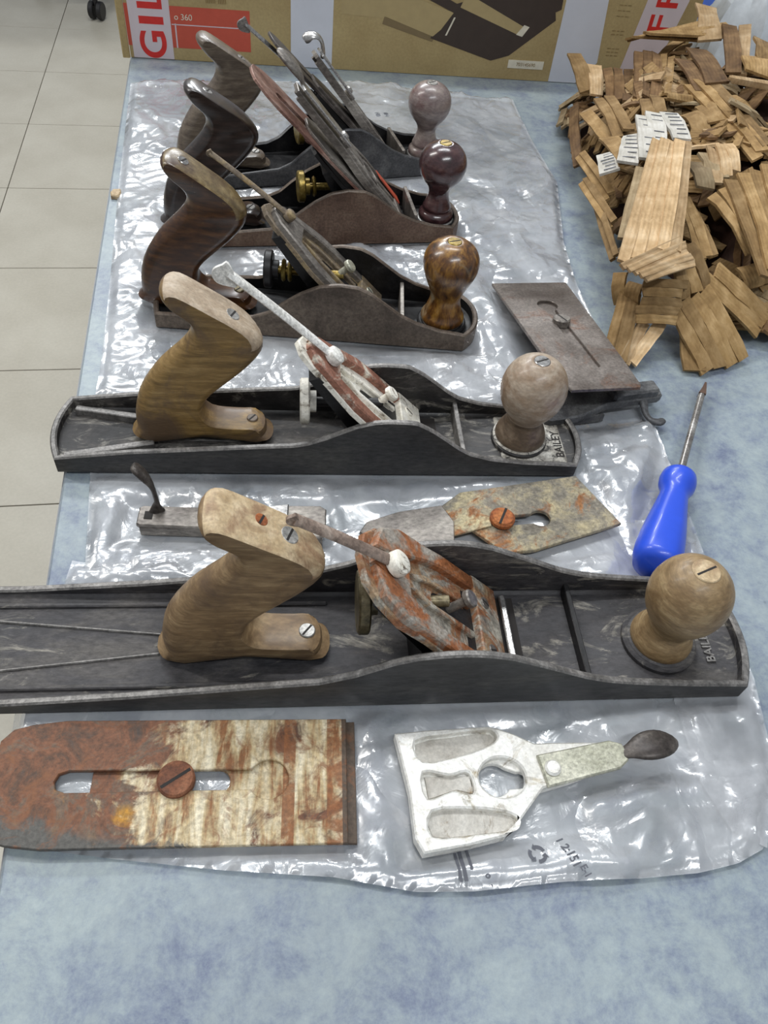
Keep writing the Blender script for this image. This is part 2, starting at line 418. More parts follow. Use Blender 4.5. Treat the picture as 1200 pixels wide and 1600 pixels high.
def mat_card(name, c0, c1, c2, corr=True):
    m, nt, b = nodes(name)
    v = coord(nt, 'Object')
    oi = N(nt, 'ShaderNodeObjectInfo')
    n = noise(nt, v, 60, 6, 0.65, 0.4)
    col = ramp(nt, n, [(0.3, c0), (0.5, c1), (0.7, c2)])
    var = ramp(nt, oi.outputs['Random'], [(0.0, (0.60, 0.58, 0.55, 1)), (1.0, (1.12, 1.12, 1.12, 1))])
    col = mixc(nt, 1.0, col, var, 'MULTIPLY')
    v3 = coord(nt, 'Object', (10, 60, 60))
    st = noise(nt, v3, 6, 4, 0.6)
    col = mixc(nt, 0.8, col, ramp(nt, st, [(0.35, (0.84, 0.82, 0.78, 1)), (0.65, (1.1, 1.1, 1.1, 1))]), 'MULTIPLY')
    nt.links.new(col, b.inputs['Base Color'])
    b.inputs['Roughness'].default_value = 0.85
    wv = N(nt, 'ShaderNodeTexWave'); wv.inputs['Scale'].default_value = 90
    wv.bands_direction = 'Y'
    wv.inputs['Distortion'].default_value = 1.5
    nt.links.new(v, wv.inputs['Vector'])
    p = bump(nt, wv.outputs['Fac'], 0.25 if corr else 0.1, 0.001, None)
    bump(nt, n, 0.3, 0.002, b, p)
    return m
M_['card_tan'] = mat_card('tan_shredded_cardboard', (122, 94, 56), (152, 122, 78), (178, 148, 104))
M_['card_pale'] = mat_card('pale_shredded_cardboard', (164, 134, 94), (192, 162, 122), (214, 188, 152))
M_['card_brown'] = mat_card('brown_shredded_cardboard', (84, 60, 36), (112, 84, 52), (140, 110, 74))
M_['card_grey'] = mat_card('greyish_shredded_cardboard', (132, 112, 82), (158, 138, 106), (180, 162, 130))
M_['card_label'] = mat_card('white_label_paper', (196, 194, 186), (218, 216, 210), (232, 230, 226), False)
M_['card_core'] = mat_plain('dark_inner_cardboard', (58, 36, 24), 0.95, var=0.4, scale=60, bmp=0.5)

def mat_box():
    m, nt, b = nodes('kraft_cardboard')
    v = coord(nt, 'Object')
    n = noise(nt, v, 14, 6, 0.6)
    col = ramp(nt, n, [(0.3, (160, 138, 94)), (0.7, (180, 160, 114))])
    n2 = noise(nt, v, 350, 3, 0.6)
    col = mixc(nt, 0.6, col, ramp(nt, n2, [(0.3, (0.82, 0.82, 0.82, 1)), (0.7, (1.12, 1.12, 1.12, 1))]), 'MULTIPLY')
    nt.links.new(col, b.inputs['Base Color']); b.inputs['Roughness'].default_value = 0.8
    return m
M_['box'] = mat_box()

def mat_table():
    m, nt, b = nodes('blue_grey_mottled_laminate')
    v = coord(nt, 'Object')
    n1 = noise(nt, v, 8, 8, 0.7, 0.2)
    n2 = noise(nt, v, 30, 10, 0.82, 0.15)
    n3 = noise(nt, v, 220, 4, 0.6)
    a = ramp(nt, n1, [(0.3, (112, 122, 140)), (0.5, (136, 148, 156)), (0.7, (156, 168, 168))])
    c = ramp(nt, n2, [(0.36, (86, 94, 126)), (0.44, (122, 132, 148)), (0.52, (146, 157, 162)), (0.66, (168, 178, 176))])
    col = mixc(nt, 0.6, a, c)
    col = mixc(nt, 0.6, col, ramp(nt, n3, [(0.3, (0.88, 0.88, 0.9, 1)), (0.7, (1.08, 1.08, 1.08, 1))]), 'MULTIPLY')
    # sparse dark specks
    vo = N(nt, 'ShaderNodeTexVoronoi'); vo.inputs['Scale'].default_value = 38
    nt.links.new(v, vo.inputs['Vector'])
    sp = ramp(nt, vo.outputs['Distance'], [(0.0, (1, 1, 1, 1)), (0.06, (0, 0, 0, 1))])
    gate = ramp(nt, noise(nt, v, 30, 2), [(0.6, (0, 0, 0, 1)), (0.62, (1, 1, 1, 1))])
    f = mixc(nt, 1.0, sp, gate, 'MULTIPLY')
    col = mixc(nt, f, col, (72, 80, 74))
    nt.links.new(col, b.inputs['Base Color'])
    b.inputs['Roughness'].default_value = 0.42
    return m
M_['table'] = mat_table()

def mat_tile():
    m, nt, b = nodes('beige_floor_tile')
    v = coord(nt, 'Object')
    oi = N(nt, 'ShaderNodeObjectInfo')
    n = noise(nt, v, 5, 8, 0.6)
    col = ramp(nt, n, [(0.3, (168, 162, 148)), (0.7, (184, 179, 166))])
    n2 = noise(nt, v, 160, 4, 0.6)
    col = mixc(nt, 0.5, col, ramp(nt, n2, [(0.3, (0.9, 0.9, 0.9, 1)), (0.7, (1.06, 1.06, 1.06, 1))]), 'MULTIPLY')
    nt.links.new(col, b.inputs['Base Color']); b.inputs['Roughness'].default_value = 0.35
    return m
M_['tile'] = mat_tile()
M_['grout'] = mat_plain('dark_grout', (112, 104, 94), 0.9)

def mat_bag(name, base=0.30, tint=(0.86, 0.88, 0.92, 1)):
    m, nt, b = nodes(name)
    out = nt.nodes['Material Output']
    nt.nodes.remove(b)
    v = coord(nt, 'Object')
    gl = N(nt, 'ShaderNodeBsdfGlossy'); gl.inputs['Roughness'].default_value = 0.24
    g2 = N(nt, 'ShaderNodeBsdfGlossy'); g2.inputs['Roughness'].default_value = 0.08
    gl.inputs['Color'].default_value = (1, 1, 1, 1)
    df = N(nt, 'ShaderNodeBsdfDiffuse'); df.inputs['Color'].default_value = tint
    tr = N(nt, 'ShaderNodeBsdfTransparent'); tr.inputs['Color'].default_value = (0.94, 0.95, 0.96, 1)
    n1 = noise(nt, v, 40, 4, 0.55, 1.0)
    nz = N(nt, 'ShaderNodeTexNoise'); nz.inputs['Scale'].default_value = 14; nz.inputs['Detail'].default_value = 3
    nt.links.new(v, nz.inputs['Vector'])
    wv = N(nt, 'ShaderNodeVectorMath', operation='MULTIPLY_ADD'); wv.inputs[1].default_value = (0.06, 0.06, 0.06)
    nt.links.new(nz.outputs['Color'], wv.inputs[0]); nt.links.new(v, wv.inputs[2])
    p = bump(nt, n1, 0.22, 0.004, None)
    for sc_, st_, di_ in ((16, 0.75, 0.012), (44, 0.22, 0.005)):
        mp = N(nt, 'ShaderNodeMapping'); mp.inputs['Rotation'].default_value = (0, 0, 0.7 if sc_ < 30 else -0.5); mp.inputs['Scale'].default_value = (1, 0.45, 0.2)
        nt.links.new(wv.outputs[0], mp.inputs['Vector'])
        vo = N(nt, 'ShaderNodeTexVoronoi'); vo.feature = 'DISTANCE_TO_EDGE'; vo.inputs['Scale'].default_value = sc_
        nt.links.new(mp.outputs[0], vo.inputs['Vector'])
        p = bump(nt, vo.outputs['Distance'], st_, di_, None, p)
    p2 = p
    for s in (gl, g2, df): nt.links.new(p2, s.inputs['Normal'])
    # haze: cloudier in patches
    hz = N(nt, 'ShaderNodeMapRange'); nt.links.new(noise(nt, v, 16, 5, 0.6, 0.5), hz.inputs[0])
    hz.inputs[1].default_value = 0.3; hz.inputs[2].default_value = 0.7
    hz.inputs[3].default_value = base*0.6; hz.inputs[4].default_value = base*1.7
    m1 = N(nt, 'ShaderNodeMixShader'); nt.links.new(hz.outputs[0], m1.inputs[0])
    nt.links.new(tr.outputs[0], m1.inputs[1]); nt.links.new(df.outputs[0], m1.inputs[2])
    fr = N(nt, 'ShaderNodeFresnel'); fr.inputs['IOR'].default_value = 1.7
    nt.links.new(p2, fr.inputs['Normal'])
    ad = N(nt, 'ShaderNodeMath', operation='MULTIPLY_ADD'); ad.inputs[1].default_value = 1.1; ad.inputs[2].default_value = 0.10
    nt.links.new(fr.outputs[0], ad.inputs[0])
    m2 = N(nt, 'ShaderNodeMixShader'); nt.links.new(ad.outputs[0], m2.inputs[0])
    mg = N(nt, 'ShaderNodeMixShader'); mg.inputs[0].default_value = 0.4
    nt.links.new(gl.outputs[0], mg.inputs[1]); nt.links.new(g2.outputs[0], mg.inputs[2])
    nt.links.new(m1.outputs[0], m2.inputs[1]); nt.links.new(mg.outputs[0], m2.inputs[2])
    nt.links.new(m2.outputs[0], out.inputs['Surface'])
    return m
M_['bag'] = mat_bag('clear_plastic_film')

# rusted blade with bright bare patches: stains follow the blade's own layout
def mat_blade_rust():
    m, nt, b = nodes('rust_stained_blade')
    v = coord(nt, 'Object')
    sx = N(nt, 'ShaderNodeSeparateXYZ'); nt.links.new(v, sx.inputs[0])
    n1 = noise(nt, v, 45, 8, 0.7, 1.0)
    vs = coord(nt, 'Object', (0.5, 2.0, 1)); nst = noise(nt, coord(nt, 'Object', (3.0, 0.5, 1)), 60, 5, 0.6, 0.3)
    rust = ramp(nt, n1, [(0.3, (70, 64, 60)), (0.42, (88, 62, 46)), (0.52, (116, 74, 50)), (0.6, (100, 84, 70)), (0.7, (134, 98, 64))])
    bare = ramp(nt, nst, [(0.36, (136, 92, 56)), (0.47, (180, 160, 122)), (0.66, (218, 208, 182))])
    # bare metal towards the bevel (x > 90 mm), rust near the rounded end
    r = N(nt, 'ShaderNodeMapRange'); nt.links.new(sx.outputs[0], r.inputs[0])
    r.inputs[1].default_value = 0.045; r.inputs[2].default_value = 0.095; r.inputs[3].default_value = -0.24; r.inputs[4].default_value = 0.08
    a = N(nt, 'ShaderNodeMath', operation='ADD'); nt.links.new(r.outputs[0], a.inputs[0]); nt.links.new(noise(nt, v, 30, 6, 0.65, 1.4), a.inputs[1])
    mask = ramp(nt, a.outputs[0], [(0.44, (0, 0, 0, 1)), (0.54, (1, 1, 1, 1))])
    col = mixc(nt, mask, rust, bare)
    # rust bands across, where the chip breaker lay
    for x0, x1 in ((0.140, 0.146), (0.162, 0.170)):
        g = N(nt, 'ShaderNodeMath', operation='COMPARE'); nt.links.new(sx.outputs[0], g.inputs[0])
        g.inputs[1].default_value = (x0+x1)/2; g.inputs[2].default_value = (x1-x0)/2
        k = N(nt, 'ShaderNodeMath', operation='MULTIPLY'); nt.links.new(g.outputs[0], k.inputs[0])
        nt.links.new(ramp(nt, n1, [(0.38, (0.1, 0.1, 0.1, 1)), (0.5, (0.9, 0.9, 0.9, 1))]), k.inputs[1])
        col = mixc(nt, k.outputs[0], col, (134, 84, 48))
    # yellow stain near the middle of the lower edge
    ye = N(nt, 'ShaderNodeVectorMath', operation='DISTANCE'); nt.links.new(v, ye.inputs[0]); ye.inputs[1].default_value = (0.066, -0.016, 0.003)
    a2 = N(nt, 'ShaderNodeMath', operation='MULTIPLY_ADD'); nt.links.new(n1, a2.inputs[0]); a2.inputs[1].default_value = 0.016; nt.links.new(ye.outputs['Value'], a2.inputs[2])
    col = mixc(nt, ramp(nt, a2.outputs[0], [(0.010, (0.9, 0.9, 0.9, 1)), (0.015, (0, 0, 0, 1))]), col, (206, 150, 32))
    # dark grey flank
    fl = N(nt, 'ShaderNodeMath', operation='MULTIPLY_ADD'); nt.links.new(sx.outputs[1], fl.inputs[0]); fl.inputs[1].default_value = 28.0; nt.links.new(n1, fl.inputs[2])
    fl2 = N(nt, 'ShaderNodeMath', operation='MULTIPLY_ADD'); nt.links.new(sx.outputs[0], fl2.inputs[0]); fl2.inputs[1].default_value = 5.0; nt.links.new(fl.outputs[0], fl2.inputs[2])
    col = mixc(nt, ramp(nt, fl2.outputs[0], [(0.02, (1, 1, 1, 1)), (0.14, (0, 0, 0, 1))]), col, (84, 82, 78))
    en = N(nt, 'ShaderNodeMath', operation='GREATER_THAN'); nt.links.new(sx.outputs[0], en.inputs[0]); en.inputs[1].default_value = 0.1695
    col = mixc(nt, en.outputs[0], col, (84, 70, 58))
    nf = noise(nt, v, 400, 3, 0.7)
    col = mixc(nt, 0.9, col, ramp(nt, nf, [(0.3, (0.6, 0.6, 0.6, 1)), (0.7, (1.3, 1.3, 1.3, 1))]), 'MULTIPLY')
    n9 = noise(nt, v, 75, 6, 0.7, 0.8)
    col = mixc(nt, ramp(nt, n9, [(0.55, (0, 0, 0, 1)), (0.66, (0.75, 0.75, 0.75, 1))]), col, (122, 78, 48))
    nt.links.new(col, b.inputs['Base Color']); b.inputs['Roughness'].default_value = 0.62; b.inputs['Metallic'].default_value = 0.1
    p = bump(nt, nf, 0.3, 0.0006, None); bump(nt, n1, 0.4, 0.001, b, p)
    return m
M_['blade_rust'] = mat_blade_rust()
M_['blade_crust'] = mat_patina('crusted_blade', [(0.3, (92, 84, 72)), (0.45, (128, 122, 110)), (0.6, (176, 164, 132)), (0.75, (204, 190, 150))], 42,
    second=([(0.35, (128, 80, 44)), (0.65, (160, 112, 68))], 36), wid=(0.54, 0.64), metallic=0.1, rough=(0.6, 0.85), bmp=0.6)

# the film's height over the table (metres), pressed flat under what lies on it
FOOT = []   # (cx, cy, half length, half width, angle)
def film_h(x, y, amp=0.0042, seed=0.0):
    x = np.asarray(x, dtype=float); y = np.asarray(y, dtype=float)
    h = np.zeros_like(x)
    rs = np.random.RandomState(11+int(seed*100))
    wx = 0.020*np.sin(23*x+13*y+seed)+0.008*np.sin(61*y-37*x)+0.003*np.sin(170*x+90*y)
    wy = 0.020*np.sin(21*y-17*x+1.3+seed)+0.008*np.sin(67*x+29*y)+0.003*np.sin(150*y-110*x)
    for k in range(20):
        a = rs.uniform(0, math.pi); f = rs.uniform(5, 42); ph = rs.uniform(0, 1)
        mx = 0.5+0.5*np.sin(rs.uniform(8, 30)*x+rs.uniform(8, 30)*y+rs.uniform(0, 6))
        t = ((x+wx)*math.cos(a)+(y+wy)*math.sin(a))*f+ph
        tri = np.abs(2*(t-np.floor(t+0.5)))
        h += (1-tri)**2.6*(14.0/f)**0.7*mx*mx
    h = h/3.6
    for k in range(8):
        a = rs.uniform(0, math.pi); f = rs.uniform(60, 120); ph = rs.uniform(0, 1)
        t = ((x+wx)*math.cos(a)+(y+wy)*math.sin(a))*f+ph
        h += 0.05*np.abs(2*(t-np.floor(t+0.5)))
    env = 0.6+0.5*np.clip(0.5+0.6*np.sin(13*x+9*y+0.5)+0.5*np.sin(21*y-8*x+2), 0, 1.3)
    h = 0.0006+amp*h*env
    for cx, cy, hl, hw, an in FOOT:
        dx = x-cx; dy = y-cy
        u = dx*math.cos(an)+dy*math.sin(an); v = -dx*math.sin(an)+dy*math.cos(an)
        d = np.maximum(np.abs(u)-hl, np.abs(v)-hw)
        k = np.clip((d-0.001)/0.010, 0, 1)
        h = 0.0004+(h-0.0004)*k
    return h

# ------------------------------------------------------------ setting: floor, table
T_H = -0.72
# tiles (0.295 m) near the visible strip are single pieces; the base carries the rest
g = Geo(); g.box(-6000, 6000, -3000, 9000, -740, -726)
fl = g.build('floor', M_['grout'], smooth=False); tag(fl, kind='structure')
ty0, tx1, ts = 0.968-0.305*6, -0.4245, 0.0
tile_me = None
P = 0.0
for j in range(0, 20):
    for i in range(0, 9):
        px, py = 0.34, 0.372
        x0 = -0.6155+(i-5)*px; y0 = 0.968+(j-5)*py
        if tile_me is None:
            g = Geo(); g.box(-px*500+1.2, px*500-1.2, -py*500+1.2, py*500-1.2, -8, 0, bev=0.8)
            tile_me = mesh_from(g.v, g.f, False)
        o = link('floor_tile', tile_me, M_['tile'])
        o.location = (x0+px/2, y0+py/2, T_H); o.parent = fl

tb = empty('table', (-0.1255, -0.35, T_H), label='long table with a mottled blue-grey laminate top under everything', cat='table')
g = Geo(); g.box(0, 1500, 0, 2100, 690, 720, bev=2)
g.build('table_top', M_['table'], tb, sharp=30)
g = Geo(); g.box(-1.2, 0.2, 4, 2096, 692, 717)
g.build('edge_band', M_['metal_leg'], tb, smooth=False)
for lx, ly in ((80, 80), (1420, 80), (80, 2020), (1420, 2020)):
    g = Geo(); g.box(lx-20, lx+20, ly-20, ly+20, 0, 690, bev=4); g.build('leg', M_['metal_leg'], tb)
for a in ((100, 1400, 60, 90), (100, 1400, 2010, 2040)):
    g = Geo(); g.box(a[0], a[1], a[2], a[3], 640, 690); g.build('apron_rail', M_['metal_leg'], tb, smooth=False)

# ------------------------------------------------------------ hand planes
# x, z, rounding towards the sides (mm), relative thickness
TOTE = [(4,0,9,1.05),(2,7,9.5,1.05),(2.5,20,9.5,1.02),(7,36,9.5,.98),(15,50,9,.93),(24,62,9,.9),(34,72,9,.88),(42,81,8,.88),(45,89,6,.9),(42.5,96,3.5,.98),(37,102,2.5,1.06),(32,108,3,1.1),(29.5,112.5,5,1.1),(30.5,116.3,6,1.1),(34.5,117.5,3,1.12),
        (40,115.8,.8,1.14),(49,110.5,.8,1.14),(60,103.2,.8,1.14),(71,95.6,.8,1.12),(80,88.5,2,1.08),(86,81.5,6,1.02),(87,75,8,.96),(84,68,8,.92),(75,57,8,.9),(63,45.5,8,.92),(53.5,36.5,7,.95),(48,29,5,1),(46.5,21.5,1.5,1),(51,15,.8,1),(60,12.8,.7,1),(72,12.2,.7,1),(80,12,.8,1),(86.5,9.5,6,1),(87.5,4,6.5,1),(86,0,6,1)]
TOP0, TOP1 = 14, 20

def tote_geo(t=23, k=1.0):
    P = smooth_poly([(a[0]*k, a[1]*k, a[2], a[3]) for a in TOTE], 2)
    n = len(P)
    nr = []
    for i in range(n):
        a, c = P[i-1], P[(i+1) % n]
        e = Vector((c[0]-a[0], c[1]-a[1])).normalized()
        q = (e.y, -e.x)
        if P[i][1] < 11 and (P[i][0] < 8 or P[i][0] > 83):
            q = (1 if P[i][0] < 8 else -1, 0)      # heel and toe are rounded in plan only
        nr.append(q)
    A = sum(P[i][0]*P[(i+1) % n][1]-P[(i+1) % n][0]*P[i][1] for i in range(n))
    sg = 1 if A < 0 else -1
    angs = [-90, -72, -54, -34, -14, 14, 34, 54, 72, 90]
    v = []; f = []; mi = []
    for an in angs:
        a = math.radians(an)
        ins = 1-math.cos(a)
        for i in range(n):
            wv = max(0.4, P[i][2])*ins
            y = t/2*math.sin(a)*P[i][3]
            v.append((P[i][0]+nr[i][0]*wv*sg, y, P[i][1]+nr[i][1]*wv*sg))
    R = len(angs)
    for r in range(R-1):
        for i in range(n):
            j = (i+1) % n
            f.append((r*n+i, r*n+j, (r+1)*n+j, (r+1)*n+i))
            mi.append(1 if TOP0*2-1 <= i < TOP1*2+1 else 0)
    for r in (0, R-1):
        tr = tessellate_polygon([[Vector((v[r*n+i][0], v[r*n+i][2], 0)) for i in range(n)]])
        f += [tuple(r*n+k2 for k2 in q) for q in tr]; mi += [0]*len(tr)
    return v, f, mi

KNOB_LOW = [(17.5,0),(18,2),(17.6,5),(15.5,10),(13.2,15),(12.6,18),(13.6,22),(17,27),(20.5,34),(22.3,43),(22,49),(20,56),(16,62),(10,66.5),(6,67.8),(5.8,67.4)]
KNOB_AMB = [(15,0),(17.5,1.5),(17.5,5),(15,9),(14,13),(12.5,18),(12.4,24),(14.5,30),(18,38),(21,46),(21.8,52),(21,58),(17.5,64),(11,68.5),(6,69.8),(5.8,69.4)]
KNOB_TALL = [(15.5,0),(16.5,2),(16,6),(13,9),(13.6,11),(12,15),(10,21),(9.6,26),(11.5,31),(15.5,36),(19.5,42),(21.6,49),(21.4,55),(19,61.5),(14.5,66.5),(9,69.4),(6,70.2),(5.8,69.8)]

def screw_head(parent, M, r=6, mat='screw', name='screw', h=1.2, slot_a=0.5, label=None):
    g = Geo(); g.cyl(r, -1.5, h, M, 0, 20, 0.5)
    Ms = M @ Matrix.Rotation(slot_a, 4, 'Z')
    g.box(-r*0.86, r*0.86, -0.6, 0.6, h-0.05, h+0.06, Ms, 1)
    o = g.build(name, [M_[mat], M_['slot_dark']], parent)
    if label: tag(o, label)
    return o

def body_geo(L, W, prof, t=4.2, deck=5.0, b0=6, b1=9, p0=2.0, p1=2.4, rim=6):
    ss = [q[0] for q in prof]; hh = [q[1] for q in prof]
    H = lambda s: float(np.interp(s, ss, hh))
    pts = []
    ns = 90
    for k in range(ns+1):
        s = L*k/ns; pts.append((s, -W/2, H(s)))
    na = 18
    for k in range(1, na):
        q = -1+2*k/na
        pts.append((L+b1*(1-abs(q)**p1), q*W/2, H(L)))
    for k in range(ns+1):
        s = L*(1-k/ns); pts.append((s, W/2, H(s)))
    for k in range(1, na):
        q = 1-2*k/na
        pts.append((-b0*(1-abs(q)**p0), q*W/2, H(0)))
    n = len(pts)
    inn = []
    for i in range(n):
        a, c = pts[i-1], pts[(i+1) % n]
        e = Vector((c[0]-a[0], c[1]-a[1])).normalized()
        nn = (-e.y, e.x)
        inn.append(nn)
    def off(i, d, z):
        return (pts[i][0]+inn[i][0]*d, pts[i][1]+inn[i][1]*d, z)
    g = Geo()
    rings = [lambda i: off(i, 0.8, 0), lambda i: off(i, 0, 0.8), lambda i: off(i, 0, pts[i][2]-1.0), lambda i: off(i, 1.0, pts[i][2]),
             lambda i: off(i, t-1.0, pts[i][2]), lambda i: off(i, t, pts[i][2]-1.0), lambda i: off(i, t, deck+1.5), lambda i: off(i, t+1.8, deck)]
    v = []
    for r in rings: v += [r(i) for i in range(n)]
    mi = [0, 0, 2, 2, 2, 1, 1]
    for r in range(7):
        f = []
        for i in range(n):
            j = (i+1) % n
            f.append((r*n+i, r*n+j, (r+1)*n+j, (r+1)*n+i))
        if r == 0: b = len(g.v); g.v += v
        g.f += f; g.i += [mi[r]]*n
    tr = tessellate_polygon([[Vector(v[7*n+i]).xy.to_3d() for i in range(n)]])
    g.f += [tuple(7*n+k for k in q) for q in tr]; g.i += [1]*len(tr)
    tr = tessellate_polygon([[Vector(v[i]).xy.to_3d() for i in range(n)]])
    g.f += [tuple(reversed([k for k in q])) for q in tr]; g.i += [0]*len(tr)
    return g

def slope_matrix(S, y=0, w=0):
    """frame on the frog face: x = up the slope, y = across, z = off the face"""
    r = math.sqrt(0.5)
    X = Vector((-r, 0, r)); Y = Vector((0, -1, 0)); Z = Vector((r, 0, r))
    M = Matrix(((X.x, Y.x, Z.x, S), (X.y, Y.y, Z.y, y), (X.z, Y.z, Z.z, 0), (0, 0, 0, 1)))
    return M @ Matrix.Translation((0, 0, w))

def hand_plane(p):
    L, W = p['L'], p['W']
    root = empty('hand_plane', (p['loc'][0]*MM, p['loc'][1]*MM, 0.0022), math.radians(p['ang']), p['label'], 'hand plane', 'row of old iron hand planes')
    # casting: sole, cheeks, deck ribs and bosses
    g = body_geo(L, W, p['prof'], b0=p.get('b0', 6), b1=p.get('b1', 9), p1=p.get('p1', 2.4))
    for (x0, x1, y0, y1, z1) in p.get('ribs', ()):
        g.box(x0, x1, y0, y1, 4.5, z1, None, 1, bev=1.0)
    for (xa, ya, xb, yb, hw, z1) in p.get('diag', ()):
        d = Vector((xb-xa, yb-ya, 0)); a = math.atan2(d.y, d.x)
        g.box(0, d.length, -hw, hw, 4.5, z1, Matrix.Translation((xa, ya, 0)) @ Matrix.Rotation(a, 4, 'Z'), 2, bev=0.8)
    if p.get('boss', True):
        g.cyl(p.get('boss_r', 21), 4, p['knob_z'], Matrix.Translation((p['knob'], p.get('knob_y', 0), 0)), 1, 36, 1.2)
        ts, tz = p['tote']
        g.box(max(ts+6, 8), ts+84, -9, 9, 4.5, tz-0.3, Matrix.Translation((0, p.get('tote_y', 0), 0)), 1, bev=1.5)
    g.build('body_casting', [M_[m] for m in p['mats']], root)
    # cross rib in front of the mouth
    rx, rz = p['cross']
    g = Geo(); g.box(rx-1.6, rx+1.6, -W/2+4, W/2-4, 4.4, rz, None, 0, bev=0.6)
    g.build('cross_rib', M_[p.get('crossmat', p['mats'][1])], root)
    g = Geo(); g.box(p['S']-12, p['S']+4, -W/2+9, W/2-9, 4.6, 5.5)
    tag(g.build('mouth', M_['slot_dark'], root, smooth=False), 'dark mouth slot')
    if p.get('lip'):
        g = Geo(); g.box(p['S']-5, p['S']-1, -W/2+7, W/2-9, 5.2, 9.5, None, 0, bev=1.0)
        tag(g.build('mouth_lip', M_['chrome'], root), 'bright steel strip at the mouth')
    # tote
    ts, tz = p['tote']
    g = Geo(); v, f, mi = tote_geo(p.get('tote_t', 22))
    Mt = Matrix.Translation((ts, p.get('tote_y', 0), tz))
    g.add(v, f, Mt); g.i = mi
    to = g.build('tote', [M_[p['tote_mat']], M_[p.get('tote_top', p['tote_mat'])]], root, sharp=38)
    tag(to, p.get('tote_label'))
    for (u, wz, r, mt, lb) in p.get('tote_screws', ()):
        # u along the sloping top
        x = 40+(80-40)*u; z = 115.8+(88.5-115.8)*u
        Mm = Mt @ Matrix.Translation((x, wz, z+0.2)) @ Matrix.Rotation(math.radians(33.5), 4, 'Y')
        screw_head(to, Mm, r, mt, 'tote_screw', 0.9, 1.2, lb)
    if p.get('toe_screw'):
        x, r, mt = p['toe_screw']
        screw_head(to, Mt @ Matrix.Translation((x, 0, 12.1)), r, mt, 'toe_screw', 1.0, 0.9)
    # knob
    Mk = Matrix.Translation((p['knob'], p.get('knob_y', 0), p['knob_z']))
    if p.get('knob_tilt'): Mk = Mk @ Matrix.Rotation(p['knob_tilt'], 4, 'X')
    g = Geo(); g.lathe([(0.01, 0)]+smooth_poly(p['knob_prof'], 2, False)+[(0.01, p['knob_prof'][-1][1])], Mk, 0, 44)
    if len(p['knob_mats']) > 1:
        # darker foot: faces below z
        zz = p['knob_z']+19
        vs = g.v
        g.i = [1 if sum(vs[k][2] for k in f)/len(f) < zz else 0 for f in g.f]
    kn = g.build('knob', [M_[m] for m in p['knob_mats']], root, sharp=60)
    screw_head(kn, Mk @ Matrix.Translation((0, 0, p['knob_prof'][-1][1]+0.3)), p.get('knob_sr', 5.4), p.get('knob_screw', 'screw'), 'knob_screw', 0.6, 0.4)
    g = Geo(); g.lathe([(p['knob_prof'][0][0]+1.0, -0.6), (p['knob_prof'][0][0]+1.8, 0.2), (p['knob_prof'][0][0]+0.5, 1.0), (p['knob_prof'][0][0]-2, 1.1)], Mk, 0, 36)
    g.build('knob_ring', M_[p.get('ring', 'rim')], root)
    # frog
    S = p['S']; fy = p.get('frog_y', 0); fw = p['frog_w']/2; ft = p['frog_top']
    Ms = slope_matrix(S, fy, 0)
    tw = p.get('frog_tw', 1.0)
    P = [(14, -fw), (ft*0.50, -fw), (ft*0.62, -fw*0.94), (ft*0.78, -fw*min(.93, .66*tw)), (ft*0.9, -fw*.5*tw), (ft*0.97, -fw*.32*tw), (ft, 0)]
    P += [(q[0], -q[1]) for q in reversed(P[:-1])]
    g = Geo()
    holes = [slot(ft*0.30, ft*0.56, 0, fw*0.18)] if not p.get('iron') else []
    g.prism(P, -7, -3.2, Ms, 0, 0.8, holes)
    # raised rails round the edge and the block across the foot
    for sgn in (-1, 1):
        A = [(ft*0.26, sgn*fw*0.98), (ft*0.50, sgn*fw*0.98), (ft*0.62, sgn*fw*0.92), (ft*0.78, sgn*fw*min(.9, .64*tw)), (ft*0.90, sgn*fw*0.46*tw), (ft*0.95, sgn*fw*0.18),
             (ft*0.86, sgn*fw*0.24), (ft*0.74, sgn*fw*0.40), (ft*0.60, sgn*fw*0.60), (ft*0.50, sgn*fw*0.68), (ft*0.26, sgn*fw*0.70)]
        g.prism(A, -3.6, 1.4, Ms, 1, 1.0)
        g.prism([(ft*0.3, sgn*fw*0.36), (ft*0.62, sgn*fw*0.30), (ft*0.72, sgn*fw*0.14), (ft*0.68, sgn*fw*0.10), (ft*0.58, sgn*fw*0.2), (ft*0.3, sgn*fw*0.24)], -3.6, -0.4, Ms, 0, 0.6)
    g.prism([(12, -fw), (ft*0.27, -fw), (ft*0.27, fw), (12, fw)], -3.6, 1.8, Ms, 0, 0.8)
    g.prism([(ft*0.74, -fw*0.4), (ft*0.84, -fw*0.3), (ft*0.95, -fw*0.1), (ft*0.95, fw*0.1), (ft*0.84, fw*0.3), (ft*0.74, fw*0.4)], -3.6, 0.8, Ms, 1, 0.6)
    # wedge carrying the face, and its two feet
    r2 = math.sqrt(0.5)
    prof = [(S-8, 5.4), (S-ft*r2+10, ft*r2-18), (S-ft*r2+4, ft*r2-20), (S-58, 26), (S-62, 5.4)]
    vv = [(q[0], fy-fw*0.62, q[1]) for q in prof]+[(q[0], fy+fw*0.62, q[1]) for q in prof]
    m = len(prof)
    ff = [tuple(range(m)), tuple(reversed(range(m, 2*m)))]+[(i, (i+1) % m, m+(i+1) % m, m+i) for i in range(m)]
    vv = [(x, y, z if z > 6 else 5.2) for x, y, z in vv]
    g.add(vv, ff, Matrix.Translation((-3.5, 0, -3.5)) if False else None, 2)
    fr = g.build('frog', [M_[m2] for m2 in p['frog_mats']], root, sharp=35)
